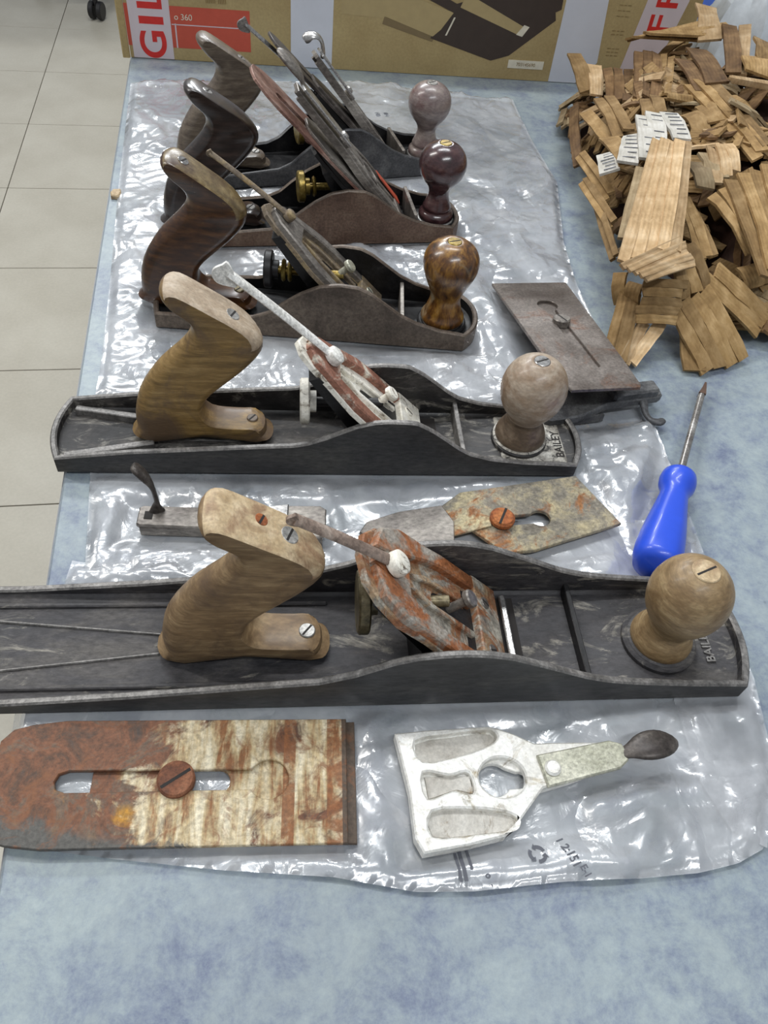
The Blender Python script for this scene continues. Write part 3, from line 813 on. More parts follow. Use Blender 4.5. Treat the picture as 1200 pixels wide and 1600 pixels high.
    # clamp screw standing out of the frog
    if not p.get('iron'):
        g = Geo()
        Mc = Ms @ Matrix.Translation((ft*0.44, 0, 0))
        g.cyl(2.6, -6, 9, Mc, 0, 16, 0.3); g.cyl(5.2, 8.5, 12.5, Mc, 0, 20, 0.8)
        g.build('cap_screw', M_[p.get('capscrew', 'screw')], fr)
        for sg in (-1, 1):
            screw_head(fr, Ms @ Matrix.Translation((ft*0.2, sg*fw*0.5, 1.6)), 3.8, p.get('capscrew', 'screw'), 'frog_screw', 1.0, 0.3*sg)
    # depth wheel on its rod behind the frog
    nx, nz, nr = p['nut']
    Mr = Matrix.Translation((nx, fy, nz)) @ Matrix.Rotation(math.radians(90), 4, 'Y')
    rod = Geo(); rod.cyl(3.2, 0, S-nz-nx+2, Mr, 0, 14, 0.3)
    rd = rod.build('adjuster_rod', M_[p.get('rodmat', 'brass')], root)
    g = Geo()
    g.lathe([(3.3, -3.2), (nr-1.2, -3.2), (nr, -2.2), (nr, 2.2), (nr-1.2, 3.2), (7, 3.2), (7, 7.5), (3.3, 7.5)], Mr, 0, 60, lambda a, z: 1.0+(0.022 if int(a*30/math.pi+0.5) % 2 else 0))
    g.build('depth_wheel', M_[p['nutmat']], root)
    if p.get('collar'):
        g = Geo()
        for k in range(p['collar']):
            g.lathe([(3.3, 10+5*k), (7.5, 10+5*k), (8.8, 11.4+5*k), (7.5, 13+5*k), (3.3, 13+5*k)], Mr, 0, 30)
        g.build('collar', M_['brass'], root)
    # lateral lever along the slope
    v0, v1, lw, loff = p['lever']
    g = Geo()
    y0l = p.get('lever_y0', 0); y1l = p.get('lever_y1', 0)
    path = [(v0+(v1-v0)*t, y0l+(y1l-y0l)*t, loff+p.get('lever_rise', 0)*t+0.8*math.sin(math.pi*t)) for t in (0, .33, .66, 1)]
    g.tube(smooth_poly(path, 4, False), lw, Ms, 0, 10, 0.6)
    Mpv = Ms @ Matrix.Translation((v0, y0l, loff-1.5))
    lv = g.build('lateral_lever', M_[p['levermat']], root, sharp=50)
    g = Geo(); g.lathe([(0.1, -1), (p['piv'], -1), (p['piv']+0.4, 1.6), (p['piv'], 4.6), (p['piv']-1.2, 5.4), (0.1, 5.8)], Mpv, 0, 24)
    g.build('pivot_disc', M_[p.get('pivmat', p['levermat'])], lv)
    # thumb tab: rounded plate turned down from the lever's end
    g = Geo()
    tabP = [(-8, 1), (-6.5, -5), (-3, -9.5), (2, -10.5), (5.5, -8), (6.5, -3), (6.5, 1)]
    Mtab = Ms @ Matrix.Translation((v1-1, y1l, loff+p.get('lever_rise', 0)+1)) @ Matrix.Rotation(math.radians(-28), 4, 'Y') @ Matrix.Rotation(math.radians(90), 4, 'X')
    tk = p.get('tab', 0.8); tabP = smooth_poly([(a*tk, c*tk) for a, c in tabP], 3)
    g.prism(tabP, -1.3, 1.3, Mtab, 0, 0.6)
    g.build('thumb_tab', M_[p.get('tabmat', p['levermat'])], lv)
    # blade, chip breaker and lever cap
    if p.get('iron'):
        q = p['iron']; bw = q['w']/2; Lb = q['len']
        g = Geo()
        P = [(3, -bw), (Lb*0.86, -bw), (Lb*0.93, -bw*0.86), (Lb*0.985, -bw*0.55), (Lb, -bw*0.2), (Lb, bw*0.2), (Lb*0.985, bw*0.55), (Lb*0.93, bw*0.86), (Lb*0.86, bw), (3, bw)]
        sl = slot(Lb*0.42, Lb*0.86, 0, 5.0)
        g.prism(P, 1.9, 4.2, Ms, 0, 0.4, [sl]); g.build('blade', M_[q['mat']], root, sharp=30)
        g = Geo()
        Lc = q.get('clen', 120); cw = bw*0.97
        P = [(8, -cw), (Lc*0.8, -cw), (Lc*0.97, -cw*0.55), (Lc, -cw*0.3), (Lc, cw*0.3), (Lc*0.97, cw*0.55), (Lc*0.8, cw), (8, cw)]
        g.prism(P, 4.4, 6.6, Ms, 0, 0.4)
        g.build('chip_breaker', M_[q['cmat']], root, sharp=30)
        Mq = Ms @ Matrix.Translation((10, q.get('capy', 0), 7.2)) @ Matrix.Rotation(-q.get('capang', 0.03), 4, 'Y')
        lever_cap(root, Mq, bw*0.94, q['caplen'], q['capmats'], q.get('lever_open', 0), 'lever_cap', q.get('red', False))
    # raised maker's lettering cast into the toe
    if p.get('letters'):
        s, sz, x, y, mt = p['letters']
        M = Matrix.Translation((x, y, 5.3)) @ Matrix.Rotation(math.radians(90), 4, 'Z')
        text_geo(s, sz, 'cast_lettering', M_[mt], root, M, 1.4, True)
    if p.get('toe_pad'):
        x0, x1, hw = p['toe_pad']
        g = Geo(); g.box(x0, x1, -hw, hw, 4.4, 5.9, None, 0, bev=1.0)
        tag(g.build('toe_pad', M_['dust_white'], root), 'whitish dusty toe area')
    FOOT.append((root.location.x+math.cos(root.rotation_euler.z)*L*MM/2, root.location.y+math.sin(root.rotation_euler.z)*L*MM/2, L*MM/2+0.006, W*MM/2, root.rotation_euler.z))
    return root

def lever_cap(parent, M, hw, L, mats, opened=0.0, name=None, red=False):
    """cast cap lying with its face up: x from the wide working edge to the lever end"""
    g = Geo()
    k = L/140.0
    half = [(0, hw), (6, hw), (L*0.36, hw*0.98), (L*0.44, hw*0.86), (L*0.52, hw*0.62), (L*0.60, hw*0.45), (L*0.70, hw*0.38), (L*0.86, hw*0.36), (L, hw*0.34)]
    P = half+[(a, -b) for a, b in reversed(half)]
    key = [(L*0.33+6.8*math.cos(t), 6.8*math.sin(t)) for t in [math.radians(d) for d in range(35, 326, 15)]]
    key += [(L*0.45+3.4*math.cos(t), 3.4*math.sin(t)) for t in [math.radians(d) for d in range(-90, 91, 20)]]
    g.prism(P, 0, 3.4, M, 0, 0.6, [key])
    for sg in (-1, 1): g.prism([(2, sg*(hw-0.5)), (L*0.36, sg*(hw-1)), (L*0.45, sg*hw*0.84), (L*0.53, sg*hw*0.58), (L*0.6, sg*hw*0.43), (L*0.97, sg*hw*0.33), (L*0.97, sg*hw*0.2), (L*0.55, sg*hw*0.3), (L*0.42, sg*hw*0.7), (2, sg*hw*0.8)], -3, 0.2, M, 0)
    # raised frame and ribs
    fr = [(1.5, hw-0.6), (L*0.35, hw-0.8), (L*0.43, hw*0.84), (L*0.52, hw*0.58), (L*0.58, hw*0.42), (L*0.50, hw*0.26), (L*0.42, hw*0.60), (L*0.37, hw-6.5), (L*0.3, hw-4.5), (8, hw-4.5)]
    for sg in (-1, 1):
        g.prism([(a, b*sg) for a, b in fr], 3.0, 6.2, M, 0, 0.7)
    ring = circ(L*0.35, 0, 12.5, 26); hole = circ(L*0.345, 0, 8.6, 22)
    g.prism(ring, 3.0, 6.0, M, 0, 0.7, [hole])
    g.prism([(1, -hw+1), (7, -hw+1), (8.5, -hw*0.4), (8.5, hw*0.4), (7, hw-1), (1, hw-1)], 3.0, 5.8, M, 0, 0.8)
    for sg in (-1, 1):
        g.prism([(9, sg*hw*0.32), (L*0.27, sg*hw*0.20), (L*0.27, sg*hw*0.36), (9, sg*hw*0.50)], 3.0, 5.0, M, 0, 0.6)
    g.prism([(L*0.42, -hw*0.26), (L*0.60, -hw*0.34), (L*0.60, hw*0.34), (L*0.42, hw*0.26)], 3.0, 6.4, M, 0, 0.7)
    cap = g.build(name or 'cap_casting', [M_[mats[0]], M_[mats[1]]], parent, sharp=35)
    if red:
        g = Geo(); g.prism([(1, -hw+1.0), (L*0.24, -hw+1.2), (L*0.20, -hw+9), (1, -hw+14)], 5.9, 6.9, M, 0)
        tag(g.build('painted_edge', M_['red_mark'], cap), 'orange-red painted rim')
    g = Geo()
    for sg in (-1, 1):
        g.prism([(9, sg*hw*0.52), (L*0.30, sg*hw*0.46), (L*0.36, sg*hw*0.6), (L*0.34, sg*(hw-6)), (L*0.29, sg*(hw-4.8)), (9, sg*(hw-4.8))], 3.3, 3.9, M, 0, 0.2)
    g.build('recessed_panel', M_[mats[1]], cap)
    # spring plate and rivet
    g = Geo(); g.prism([(L*0.56, -hw*0.30), (L*0.98, -hw*0.36), (L*1.0, -hw*0.2), (L*1.0, hw*0.2), (L*0.98, hw*0.36), (L*0.56, hw*0.30)], 6.0, 8.2, M, 0, 0.7)
    g.build('lever_plate', M_[mats[2]], cap, sharp=35)
    g = Geo(); g.lathe([(0.1, 8.0), (3.6, 8.0), (4.0, 8.8), (3.0, 10.2), (0.1, 10.6)], M @ Matrix.Translation((L*0.615, 0, 0)), 0, 20)
    g.build('rivet', M_['chrome'], cap)
    # cam lever with its spoon end
    g = Geo()
    Mc = M @ Matrix.Translation((L*0.97, 0, 5)) @ Matrix.Rotation(0.0, 4, 'Y')
    if opened:
        g.tube(smooth_poly([(-3, 0, 1), (2, 0, 5), (8, 0, 8), (14, 0, 7.5), (18.5, 0, 3), (19, 0, -4)], 3, False), [5.5, 5.2, 5, 4.6, 4.4, 4.2, 4.2, 4.2, 4.4, 4.6, 4.8, 5, 5, 4.8, 4.2, 3][:16], Mc, 0, 12, 0.42)
        g.build('cam_lever', M_[mats[3]], cap, sharp=60)
    else:
        g.tube(smooth_poly([(-3, 0, 1), (3, 0, 3), (7, 0, 4.5), (14, 0, 5.5), (22, 0, 5.5), (30, 0, 4.5), (35, 0, 3.5)], 2, False),
               [4.5, 4.2, 3.8, 4.2, 5.5, 7, 8.2, 8.8, 8.8, 8.2, 7, 5, 2.2], Mc, 0, 16, 0.36)
        g.build('cam_lever', M_[mats[3]], cap, sharp=60)
    return cap

PROF_S = [(0,13),(30,13.5),(75,16.6),(88,22),(98,30.6),(112,41),(127,48.9),(142,51.5),(156,50.5),(166,46),(177,38.2),(190,29),(203,22.9),(222,17.5),(247,14.8),(260,14.5)]
def shiftprof(d, L): return [(0, 13)]+[(s+d, h) for s, h in PROF_S[1:-1]]+[(L, 13)]

D5 = 150
P5 = dict(L=404+D5, W=74, loc=(-138.1-D5*math.cos(math.radians(4.13))+37*math.sin(math.radians(4.13)), 197.2+D5*math.sin(math.radians(4.13))+37, 0), ang=-4.13,
    label='longest hand plane, nearest the camera, with tan tote, rusty orange frog and round tan knob',
    prof=[(0,9)]+[(s+D5, hh) for s, hh in [(0,9.5),(66,14.8),(131,22.4),(164,26),(182,33),(201,44.8),(212,49.5),(223,51.5),(236,52.6),(248,51.7),(262,47.9),(284,37.6),(308,25.9),(322,21.5),(338,18.7),(370,15.5),(404,13.7)]],
    b0=9, b1=10, p1=2.2, mats=('cheek_dark','dusty_black','rim'),
    ribs=((6,D5+170,-27,-24,7),(6,D5+170,24,27,7)), diag=((D5-70,-22,D5+78,-6,0.8,6.2),(D5-70,22,D5+78,6,0.8,6.2)),
    boss_r=22, knob=364+D5, knob_y=-3, knob_z=9, knob_tilt=0.0, knob_prof=KNOB_LOW, knob_mats=('wood_knob5',), knob_screw='wood_cream', knob_sr=7.6, ring='dusty_black',
    tote=(79+D5, 7), tote_mat='wood_tan', tote_top='wood_cream', tote_y=-1, tote_t=23,
    tote_screws=((0.42,3,3.6,'rust','rusted screw hole'),(0.74,1,5.0,'screw',None)), toe_screw=(79,4.6,'screw'),
    S=277+D5, frog_w=62, frog_top=130, frog_tw=1.45, frog_y=0, frog_mats=('rust_frog','rust_edge','black_deep'), capscrew='steel_grey', lip=True,
    nut=(187+D5, 46, 17), nutmat='old_brass', rodmat='old_brass', collar=2, cross=(314+D5, 13), crossmat='black_deep',
    lever=(112, 172, 3.2, 5), lever_y0=2, lever_y1=2, piv=6.5, levermat='lever_rusty', pivmat='paint_white', lever_rise=-11, tab=0.5,
    letters=('BAILEY', 7.5, 393+D5, -6, 'rim'))
P4 = dict(L=348, W=60, loc=(-128.7+30*math.sin(math.radians(4.0)), 366.1+30, 0), ang=-4.0,
    label='hand plane second from the front, with ochre tote, white-painted frog and greyed round knob',
    prof=[(0,13.0),(47,18.9),(137,25.6),(153,26.5),(163,29),(174,33.9),(184,39.5),(194,44.7),(204,48),(214,49.1),(231,48.3),(242,42),(252,34.2),(262,26),(271,20.4),(287,15.6),(310,12.8),(348,11)],
    b0=7, b1=9, p1=2.2, mats=('cheek_dark','black_iron','rim'),
    ribs=((70,150,-20,-18,7.5),), diag=((4,-23,60,-10,2.4,10),(4,22,60,12,2.4,10)),
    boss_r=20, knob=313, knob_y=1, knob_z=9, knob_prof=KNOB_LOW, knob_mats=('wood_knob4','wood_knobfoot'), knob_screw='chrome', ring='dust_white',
    tote=(47, 9), tote_mat='wood_ochre', tote_top='wood_top', tote_y=2, tote_t=22, toe_pad=(298, 345, 24),
    tote_screws=((0.74,0,4.6,'screw',None),), toe_screw=(78,3.8,'wood_knobfoot'),
    S=250, frog_w=54, frog_top=130, frog_y=-1, frog_mats=('paint_white','paint_red','black_deep'), capscrew='paint_white',
    nut=(160, 40, 15), nutmat='paint_white', rodmat='black_deep', cross=(268, 17), crossmat='rim',
    lever=(106, 190, 3.2, 4.0), piv=6.0, levermat='paint_bright', lever_rise=-3, tab=1.0,
    letters=('BAILEY', 8.5, 341, -4, 'slot_dark'), toe_patch=True)
P3 = dict(L=243, W=58, loc=(-72.9+29*math.sin(math.radians(8.7)), 518.1+29*math.cos(math.radians(8.7)), 0), ang=-8.7,
    label='short hand plane in the middle, with worn dark brown tote and streaky amber varnished knob',
    prof=PROF_S, b0=5, b1=12, p1=2.4, mats=('brown_iron','black_deep','brown_iron'),
    knob=226, knob_y=0, knob_z=9, knob_prof=KNOB_AMB, knob_mats=('amber',), knob_screw='brass', ring='screw', boss_r=20,
    tote=(-16, 9), tote_mat='tote_dark', tote_top='tote_top3', tote_y=0, tote_t=22,
    tote_screws=((0.12,0,4.2,'chrome',None),), toe_screw=(78,4,'old_brass'),
    S=184, frog_w=50, frog_top=138, frog_mats=('tan_frog','steel_grey','black_deep'), capscrew='lever_beige',
    nut=(86, 42, 14), nutmat='black_plastic', rodmat='brass', collar=2, cross=(192, 24), crossmat='steel_grey',
    lever=(120, 188, 2.4, 4.0), piv=4.2, levermat='tan_frog', lever_rise=-9, tab=0.35)
P2 = dict(L=250, W=60, loc=(-61, 660, 0), ang=2.5,
    label='hand plane second from the back, with near-black tote and dark plum knob',
    prof=shiftprof(8, 254), b0=5, b1=11, mats=('reddish_iron','black_deep','brown_iron'),
    knob=240, knob_y=0, knob_z=9, knob_prof=KNOB_TALL, knob_mats=('knob_plum',), knob_screw='brass', ring='screw', boss_r=20,
    tote=(-11, 9), tote_mat='tote_rosewood', tote_screws=((0.2,0,4.2,'chrome',None),), toe_screw=(78,4,'screw'),
    S=204, frog_w=52, frog_top=112, frog_mats=('black_deep','black_deep','black_deep'),
    nut=(112, 40, 13), nutmat='brass', rodmat='brass', collar=1, cross=(214, 26), crossmat='steel_grey',
    lever=(98, 118, 2.4, 1.0), piv=4.0, levermat='red_brown_steel',
    iron=dict(w=52, len=190, mat='red_brown_steel', cmat='steel_grey', clen=130, caplen=146, capang=0.07, capmats=('steel_grey','steel_grey','chrome','steel_grey'), red=True))
P1 = dict(L=262, W=60, loc=(-53, 757, 0), ang=9.5,
    label='rearmost hand plane before the cardboard box, with grey-brown tote and greyed plum knob',
    prof=shiftprof(10, 266), b0=5, b1=11, mats=('grey_iron','black_deep','grey_iron'),
    knob=246, knob_y=0, knob_z=9, knob_prof=KNOB_TALL, knob_mats=('knob_greyplum',), knob_screw='screw', ring='rim', boss_r=20,
    tote=(-10, 9), tote_mat='tote_greybrown', tote_screws=((0.7,0,4.2,'screw',None),), toe_screw=(78,4,'screw'),
    S=204, frog_w=52, frog_top=112, frog_mats=('black_deep','black_deep','black_deep'),
    nut=(112, 40, 13), nutmat='brass', rodmat='brass', collar=1, cross=(214, 26), crossmat='steel_grey',
    lever=(98, 194, 2.8, 0.5), piv=4.0, levermat='chrome', lever_rise=-6,
    iron=dict(w=52, len=172, mat='dark_steel', cmat='dark_steel', clen=118, caplen=122, capang=0.10, capmats=('steel_grey','steel_grey','chrome','chrome'), lever_open='hook'))
for q in (P5, P4, P3, P2, P1):
    hand_plane(q)

# ------------------------------------------------------------ loose blades and caps
def local(pts, cx, cy, ang):
    a = math.radians(ang); c, s = math.cos(a), math.sin(a)
    return [((x-cx)*c+(y-cy)*s, -(x-cx)*s+(y-cy)*c) for x, y in pts]

# rusted blade in front (nearest item, left)
bl = empty('plane_blade', (-0.135, 0.1595, 0.0018), math.radians(-5.3),
           'rusty wide blade and chip breaker lying flat in front, left of the pale cap', 'blade')
half = [(0,20),(4,26),(14,28.5),(30,31),(176,31.5)]
out = [(a, -b) for a, b in half]+[(a, b) for a, b in reversed(half)]
out = [(0,-21),(5,-27),(14,-29.5),(30,-31.5),(172,-31.5),(172,31.5),(30,31.5),(14,29.5),(5,27),(0,21)]
key = slot(30, 128, 0, 5.6)
kh = [(p[0], p[1]) for p in slot(30, 130, 0, 5.6)]
keyh = []
for d in range(-150, 151, 15):
    keyh.append((133+10*math.cos(math.radians(d)), 10*math.sin(math.radians(d))))
keyh += [(36, 5.4), (31.5, 3.8), (30, 0), (31.5, -3.8), (36, -5.4)]
g = Geo(); g.prism(out, 3.0, 5.4, None, 0, 0.4, [keyh])
g.build('cutting_iron', M_['blade_rust'], bl, sharp=30)
g = Geo()
cbo = [(54,-28),(150,-30.5),(176.5,-31),(176.5,31),(150,30.5),(54,28),(47,12),(47,-12)]
g.prism(cbo, 0.3, 2.7, None, 0, 0.3, [slot(88, 114, 0, 6.2)])
g.build('chip_breaker', M_['blade_rust'], bl, sharp=30)
g = Geo(); g.cyl(9.2, 2.6, 8.2, Matrix.Translation((88, 0, 0)), 0, 28, 1.0)
g.box(-8, 8, -0.8, 0.8, 8.15, 8.28, Matrix.Translation((88, 0, 0)) @ Matrix.Rotation(0.6, 4, 'Z'), 1)
tag(g.build('cap_screw', [M_['rust_dark'], M_['slot_dark']], bl), 'rusted slotted screw')
FOOT.append((-0.05, 0.152, 0.088, 0.033, math.radians(-5.3)))

# pale lever cap lying face up in front
lc = empty('lever_cap', (0.0655, 0.1325, 0.0026), math.radians(0.5),
           'pale nickel lever cap with keyhole and riveted lever, lying flat in front right', 'lever cap')
Lc = 118
def mirror(h): return h+[(a, -b) for a, b in reversed(h)]
pts_w = [(63.5,163),(66,132),(65,110),(68,102.5),(90,103.5),(109,105.5),(117,111),(126,119),(134,126),(150,128.5),(180,135),(181,145),(160,147.5),(144,149),(136,149.5),(126,156),(118,160),(111,161.5),(80,163)]
P = [(x-65.5, y-132.5) for x, y in pts_w]
key = [(46+8.6*math.cos(math.radians(d)), 2.0+8.6*math.sin(math.radians(d))) for d in range(40, 321, 14)]
key += [(59+4.4*math.cos(math.radians(d)), 0.5+4.4*math.sin(math.radians(d))) for d in range(-100, 101, 25)]
def pocket(s):
    return [(8, s*24.5), (10, s*12.5), (30, s*13.5), (44, s*16.5), (51, s*20), (51, s*24), (46, s*26.2), (26, s*26)]
g = Geo()
g.prism(P, 0, 3.2, None, 0, 0.4, [key])
wide = smooth_poly(P, 1)
g.prism(P, 3.2, 8.0, None, 0, 0.9, [circ(49, 1.5, 12.2, 30, ry=10.5), smooth_poly([(x, y+1.5) for x, y in pocket(1)], 3), smooth_poly([(x, y+1.5) for x, y in pocket(-1)], 3),
        smooth_poly([(9, 8.5), (9, -5.0), (22, -2.5), (32, -5.0), (33.5, 1.5), (31, 6.5), (22, 5.5)], 3)])
cap = g.build('cap_casting', M_['nickel_white'], lc, sharp=35)
g = Geo()
for s in (1, -1): g.prism(smooth_poly([(x*0.96+1, y*0.96+1.5) for x, y in pocket(s)], 2), 3.1, 3.9, None, 0, 0.1)
g.prism([(10, 7), (10, -4), (25, -1), (33, -4), (33, 5)], 3.1, 4.6, None, 0, 0.1)
tag(g.build('recessed_panel', M_['recess_grey'], lc), 'grey recessed pockets with brown stains')  # pocket floors coloured greyer than the casting, with brown stains
g = Geo(); Ml = Matrix.Translation((70, 1.5, 7.6)) @ Matrix.Rotation(math.radians(5), 4, 'Z') @ Matrix.Rotation(math.radians(-3), 4, 'Y')
g.prism([(0, -8.5), (40, -7.6), (46, -4.5), (47, 0), (46, 4.5), (40, 7.6), (0, 8.5)], 0, 2.6, Ml, 0, 0.7)
tag(g.build('lever_plate', M_['lever_beige'], lc), 'smooth beige lever plate')
g = Geo(); g.lathe([(0.1, 2.4), (3.9, 2.4), (4.3, 3.2), (3.2, 4.6), (0.1, 5.0)], Ml @ Matrix.Translation((5.5, 0, 0)), 0, 22)
g.build('rivet', M_['nickel_white'], lc)
g = Geo()
Mc = Matrix.Translation((114, 5.0, 11)) @ Matrix.Rotation(math.radians(6), 4, 'Z')
g.tube(smooth_poly([(0, 0, 0), (4, 0, 1.5), (9, 0, 2.5), (15, 0, 3), (22, 0, 3), (28, 0, 2.2), (32, 0, 1)], 2, False), [3.2, 3.6, 4.4, 5.6, 7, 8, 8.6, 8.7, 8.2, 7.2, 5.6, 3.8, 1.5], Mc, 0, 18, 0.35)
tag(g.build('cam_lever', M_['dark_steel'], lc, sharp=60), 'dark spoon-shaped cam lever end')
FOOT.append((0.108, 0.134, 0.044, 0.028, 0))
FOOT.append((0.172, 0.139, 0.04, 0.010, math.radians(6)))

# crusted blade leaning on the long plane's far cheek
b2 = empty('plane_blade', (0.0605, 0.302, 0.0042), math.radians(4.2), rot=(math.radians(0.5), 0, math.radians(2.0)),
           label='crusted grey and rust blade with orange screw, lying behind the longest plane', cat='blade')
pw = [(63,300),(87,309),(117,313),(133,324),(218,331),(235,287),(170,272),(150,272),(110,276),(75,281)]
P = [(x-60.5, y-302) for x, y in pw]
keyw = [(170+(8.0)*0+0, 0)]
ka = math.radians(2)
kk = slot(88, 124, -5, 4.6)+[]
keyc = [(121+7.0*math.cos(math.radians(d)), -5+6.4*math.sin(math.radians(d))) for d in range(-145, 146, 15)]+[(92, -1.0), (88, -5), (92, -9)]
g = Geo(); g.prism(P[2:8], 2.2, 4.8, None, 0, 0.4, [keyc])
g.build('cutting_iron', M_['blade_crust'], b2, sharp=30)
g = Geo(); g.prism([(0,-6),(6,2),(28,8),(57,10.5),(62,-4),(58,-22),(40,-23),(12,-20)], 4.9, 7.4, None, 0, 0.6)
tag(g.build('chip_breaker', M_['steel_grey'], b2, sharp=30), 'smooth grey chip breaker end')
g = Geo(); g.prism([(56,6.5),(84,9),(88,2),(86,-9),(60,-14)], 4.9, 6.2, None, 0, 0.4)
g.build('breaker_plate', M_['rust'] if False else M_['blade_crust'], b2)
g = Geo(); Mq = Matrix.Translation((94, -5, 0)); g.cyl(8.2, 4.8, 10.5, Mq, 0, 24, 1.6); g.box(-7, 7, -0.8, 0.8, 10.4, 10.62, Mq @ Matrix.Rotation(1.0, 4, 'Z'), 1)
tag(g.build('cap_screw', [M_['rust'], M_['slot_dark']], b2), 'orange rusted screw')
FOOT.append((0.145, 0.302, 0.09, 0.028, math.radians(2)))

# lever cap lying face down with its lever up, behind the long plane's tote
l2 = empty('lever_cap', (-0.0745, 0.319, 0.0020), math.radians(-6.5),
           label='narrow steel lever cap with upright lever, lying behind the longest plane tote', cat='lever cap')
g = Geo()
g.prism([(0,-6.5),(2,-8),(74,-8.5),(84,-12),(112,-13),(116,-10),(116,10),(112,13),(84,12),(74,8.5),(2,8),(0,6.5)], 6.5, 9.5, None, 0, 0.8)
g.box(2, 78, -8.4, -6.6, 0.3, 7, None, 1); g.box(2, 78, 6.6, 8.4, 0.3, 7, None, 1)
g.box(80, 114, -12.4, -10.6, 0.3, 7, None, 1); g.box(80, 114, 10.6, 12.4, 0.3, 7, None, 1)
g.build('cap_casting', [M_['steel_grey'], M_['steel_grey']], l2, sharp=35)
g = Geo(); g.prism([(76,-9),(92,-12),(92,12),(76,9)], 9.3, 11.2, None, 0, 0.6)
tag(g.build('polished_band', M_['chrome'], l2), 'bright polished band')
g = Geo(); g.tube(smooth_poly([(11,4,8),(12,4,14),(11.5,5,22),(10,6,31),(6,7,39),(1,8,45)], 3, False), [5.5,5,4.2,3.6,3.2,3,3,3,3.2,3.6,4.2,5,5.4,5.4,5,3.6][:16], None, 0, 12, 0.5)
tag(g.build('cam_lever', M_['dark_steel'], l2, sharp=60), 'upright hooked lever')
g = Geo(); g.box(4, 9, -3, 3, 9.3, 9.9, None, 0); g.build('pivot_slot', M_['slot_dark'], l2, smooth=False)
FOOT.append((-0.02, 0.314, 0.062, 0.012, math.radians(-6.5)))

# lever cap with the brown blade leaning on it, right of the knobs
l3 = empty('lever_cap', (0.207, 0.4035, 0.0022), math.radians(7),
           label='dark lever cap with curled lever end, under the leaning brown blade', cat='lever cap')
g = Geo()
hf = [(0,15),(4,17),(26,17),(40,13),(54,8),(98,7)]
Pq = [(a, -b) for a, b in hf]+[(102,-5),(103,0),(102,5)]+[(a, b) for a, b in reversed(hf)]
g.prism(Pq, 6, 12, None, 0, 1.2); g.box(60, 98, -6.5, 6.5, 11.8, 18, None, 0, bev=2.0)
g.box(2, 50, -14, -12, 0.3, 6.5, None, 0); g.box(2, 50, 12, 14, 0.3, 6.5, None, 0)
g.build('cap_casting', M_['grey_iron'], l3, sharp=35)
g = Geo(); g.tube(smooth_poly([(86,-5,9),(85,-10,7.5),(84,-17,5.2),(86,-23,3.8),(91,-26,4.0),(95,-25,5)], 3, False), [4.2,4,3.8,3.4,3,2.8,2.8,2.8,3,3.4,3.8,4,4,3.6,3,2.2][:16], None, 0, 12, 0.6)
tag(g.build('cam_lever', M_['grey_iron'], l3, sharp=60), 'curled lever end')
FOOT.append((0.25, 0.408, 0.055, 0.016, math.radians(7)))

tilt = math.atan2(30, 172)
b3 = empty('plane_blade', (0.2455, 0.568, 0.003), rot=(0, tilt, math.radians(-90.5)),
           label='brown-grey slotted blade leaning on a lever cap beside the shredded cardboard', cat='blade')
# x runs towards the camera along the blade, y across
b3.rotation_euler = Matrix.Rotation(math.radians(-88), 4, 'Z').to_euler()
Mb = Matrix.Rotation(-math.radians(10.5), 4, 'Y')
outl = [(0,-34),(2,34.5),(140,27),(178,24),(182,22),(181,-30),(164,-33),(150,-33.5)]
sl = [(46+9*math.cos(math.radians(d)), 1+8.5*math.sin(math.radians(d))) for d in range(40, 321, 14)]+[(150, -3.6), (154, 0), (150, 4.8), (54, 5.2)]
g = Geo(); g.prism(outl, 2.0, 4.4, Mb, 0, 0.4, [sl])
g.build('cutting_iron', M_['blade_brown'], b3, sharp=30)
g = Geo(); g.prism([(32,-30),(170,-28),(176,-24),(176,22),(168,25),(34,30)], -0.9, 1.9, Mb, 0, 0.4)
g.build('chip_breaker', M_['blade_brown'], b3, sharp=30)
g = Geo(); Mq = Mb @ Matrix.Translation((78, 1, 0)); g.cyl(7.2, 1.6, 8.4, Mq, 0, 24, 0.9); g.box(-6, 6, -0.7, 0.7, 8.35, 8.5, Mq @ Matrix.Rotation(0.3, 4, 'Z'), 1)
g.build('cap_screw', [M_['steel_grey'], M_['slot_dark']], b3)
FOOT.append((0.25, 0.52, 0.06, 0.034, math.radians(-88)))

# ------------------------------------------------------------ screwdriver
sd = empty('screwdriver', (0.2375, 0.2485, 0.0022), label='flat screwdriver with a cobalt blue plastic handle', cat='screwdriver')
dirv = Vector((0.351-0.2375, 0.424-0.2485, -0.010)).normalized()
rotq = dirv.to_track_quat('Z', 'X').to_matrix().to_4x4()
Mz = Matrix.Translation((0, 0, 17.0)) @ rotq
def flute(a, z):
    if 6 < z < 66: return 1.0-0.07*max(0, math.cos(a*3))
    return 1.0
g = Geo(); g.lathe([(0.1, 0), (9, 0.3), (13.5, 2.5), (15, 7), (15.2, 16), (14.4, 28), (12.6, 44), (10.8, 58), (9.6, 68), (9.2, 73), (10.4, 77), (12, 81), (12.4, 86), (11.8, 91), (9.6, 94), (5, 95), (0.1, 95)], Mz, 0, 48, flute)
g.build('handle', M_['blue_plastic'], sd, sharp=60)
g = Geo(); g.lathe([(0.1, 93), (2.7, 93.2), (2.7, 194), (2.6, 200), (0.1, 200)], Mz, 0, 20)
g.build('shaft', M_['shaft'], sd)
g = Geo(); g.add([(sx*a, sy*b, z) for z, a, b in ((196, 2.7, 2.7), (203, 4.2, 1.4), (210, 3.8, 0.7)) for sx, sy in ((-1,-1),(1,-1),(1,1),(-1,1))],
      [(0,1,2,3),(8,11,10,9)]+[(r*4+i, r*4+(i+1)%4, (r+1)*4+(i+1)%4, (r+1)*4+i) for r in range(2) for i in range(4)], Mz)
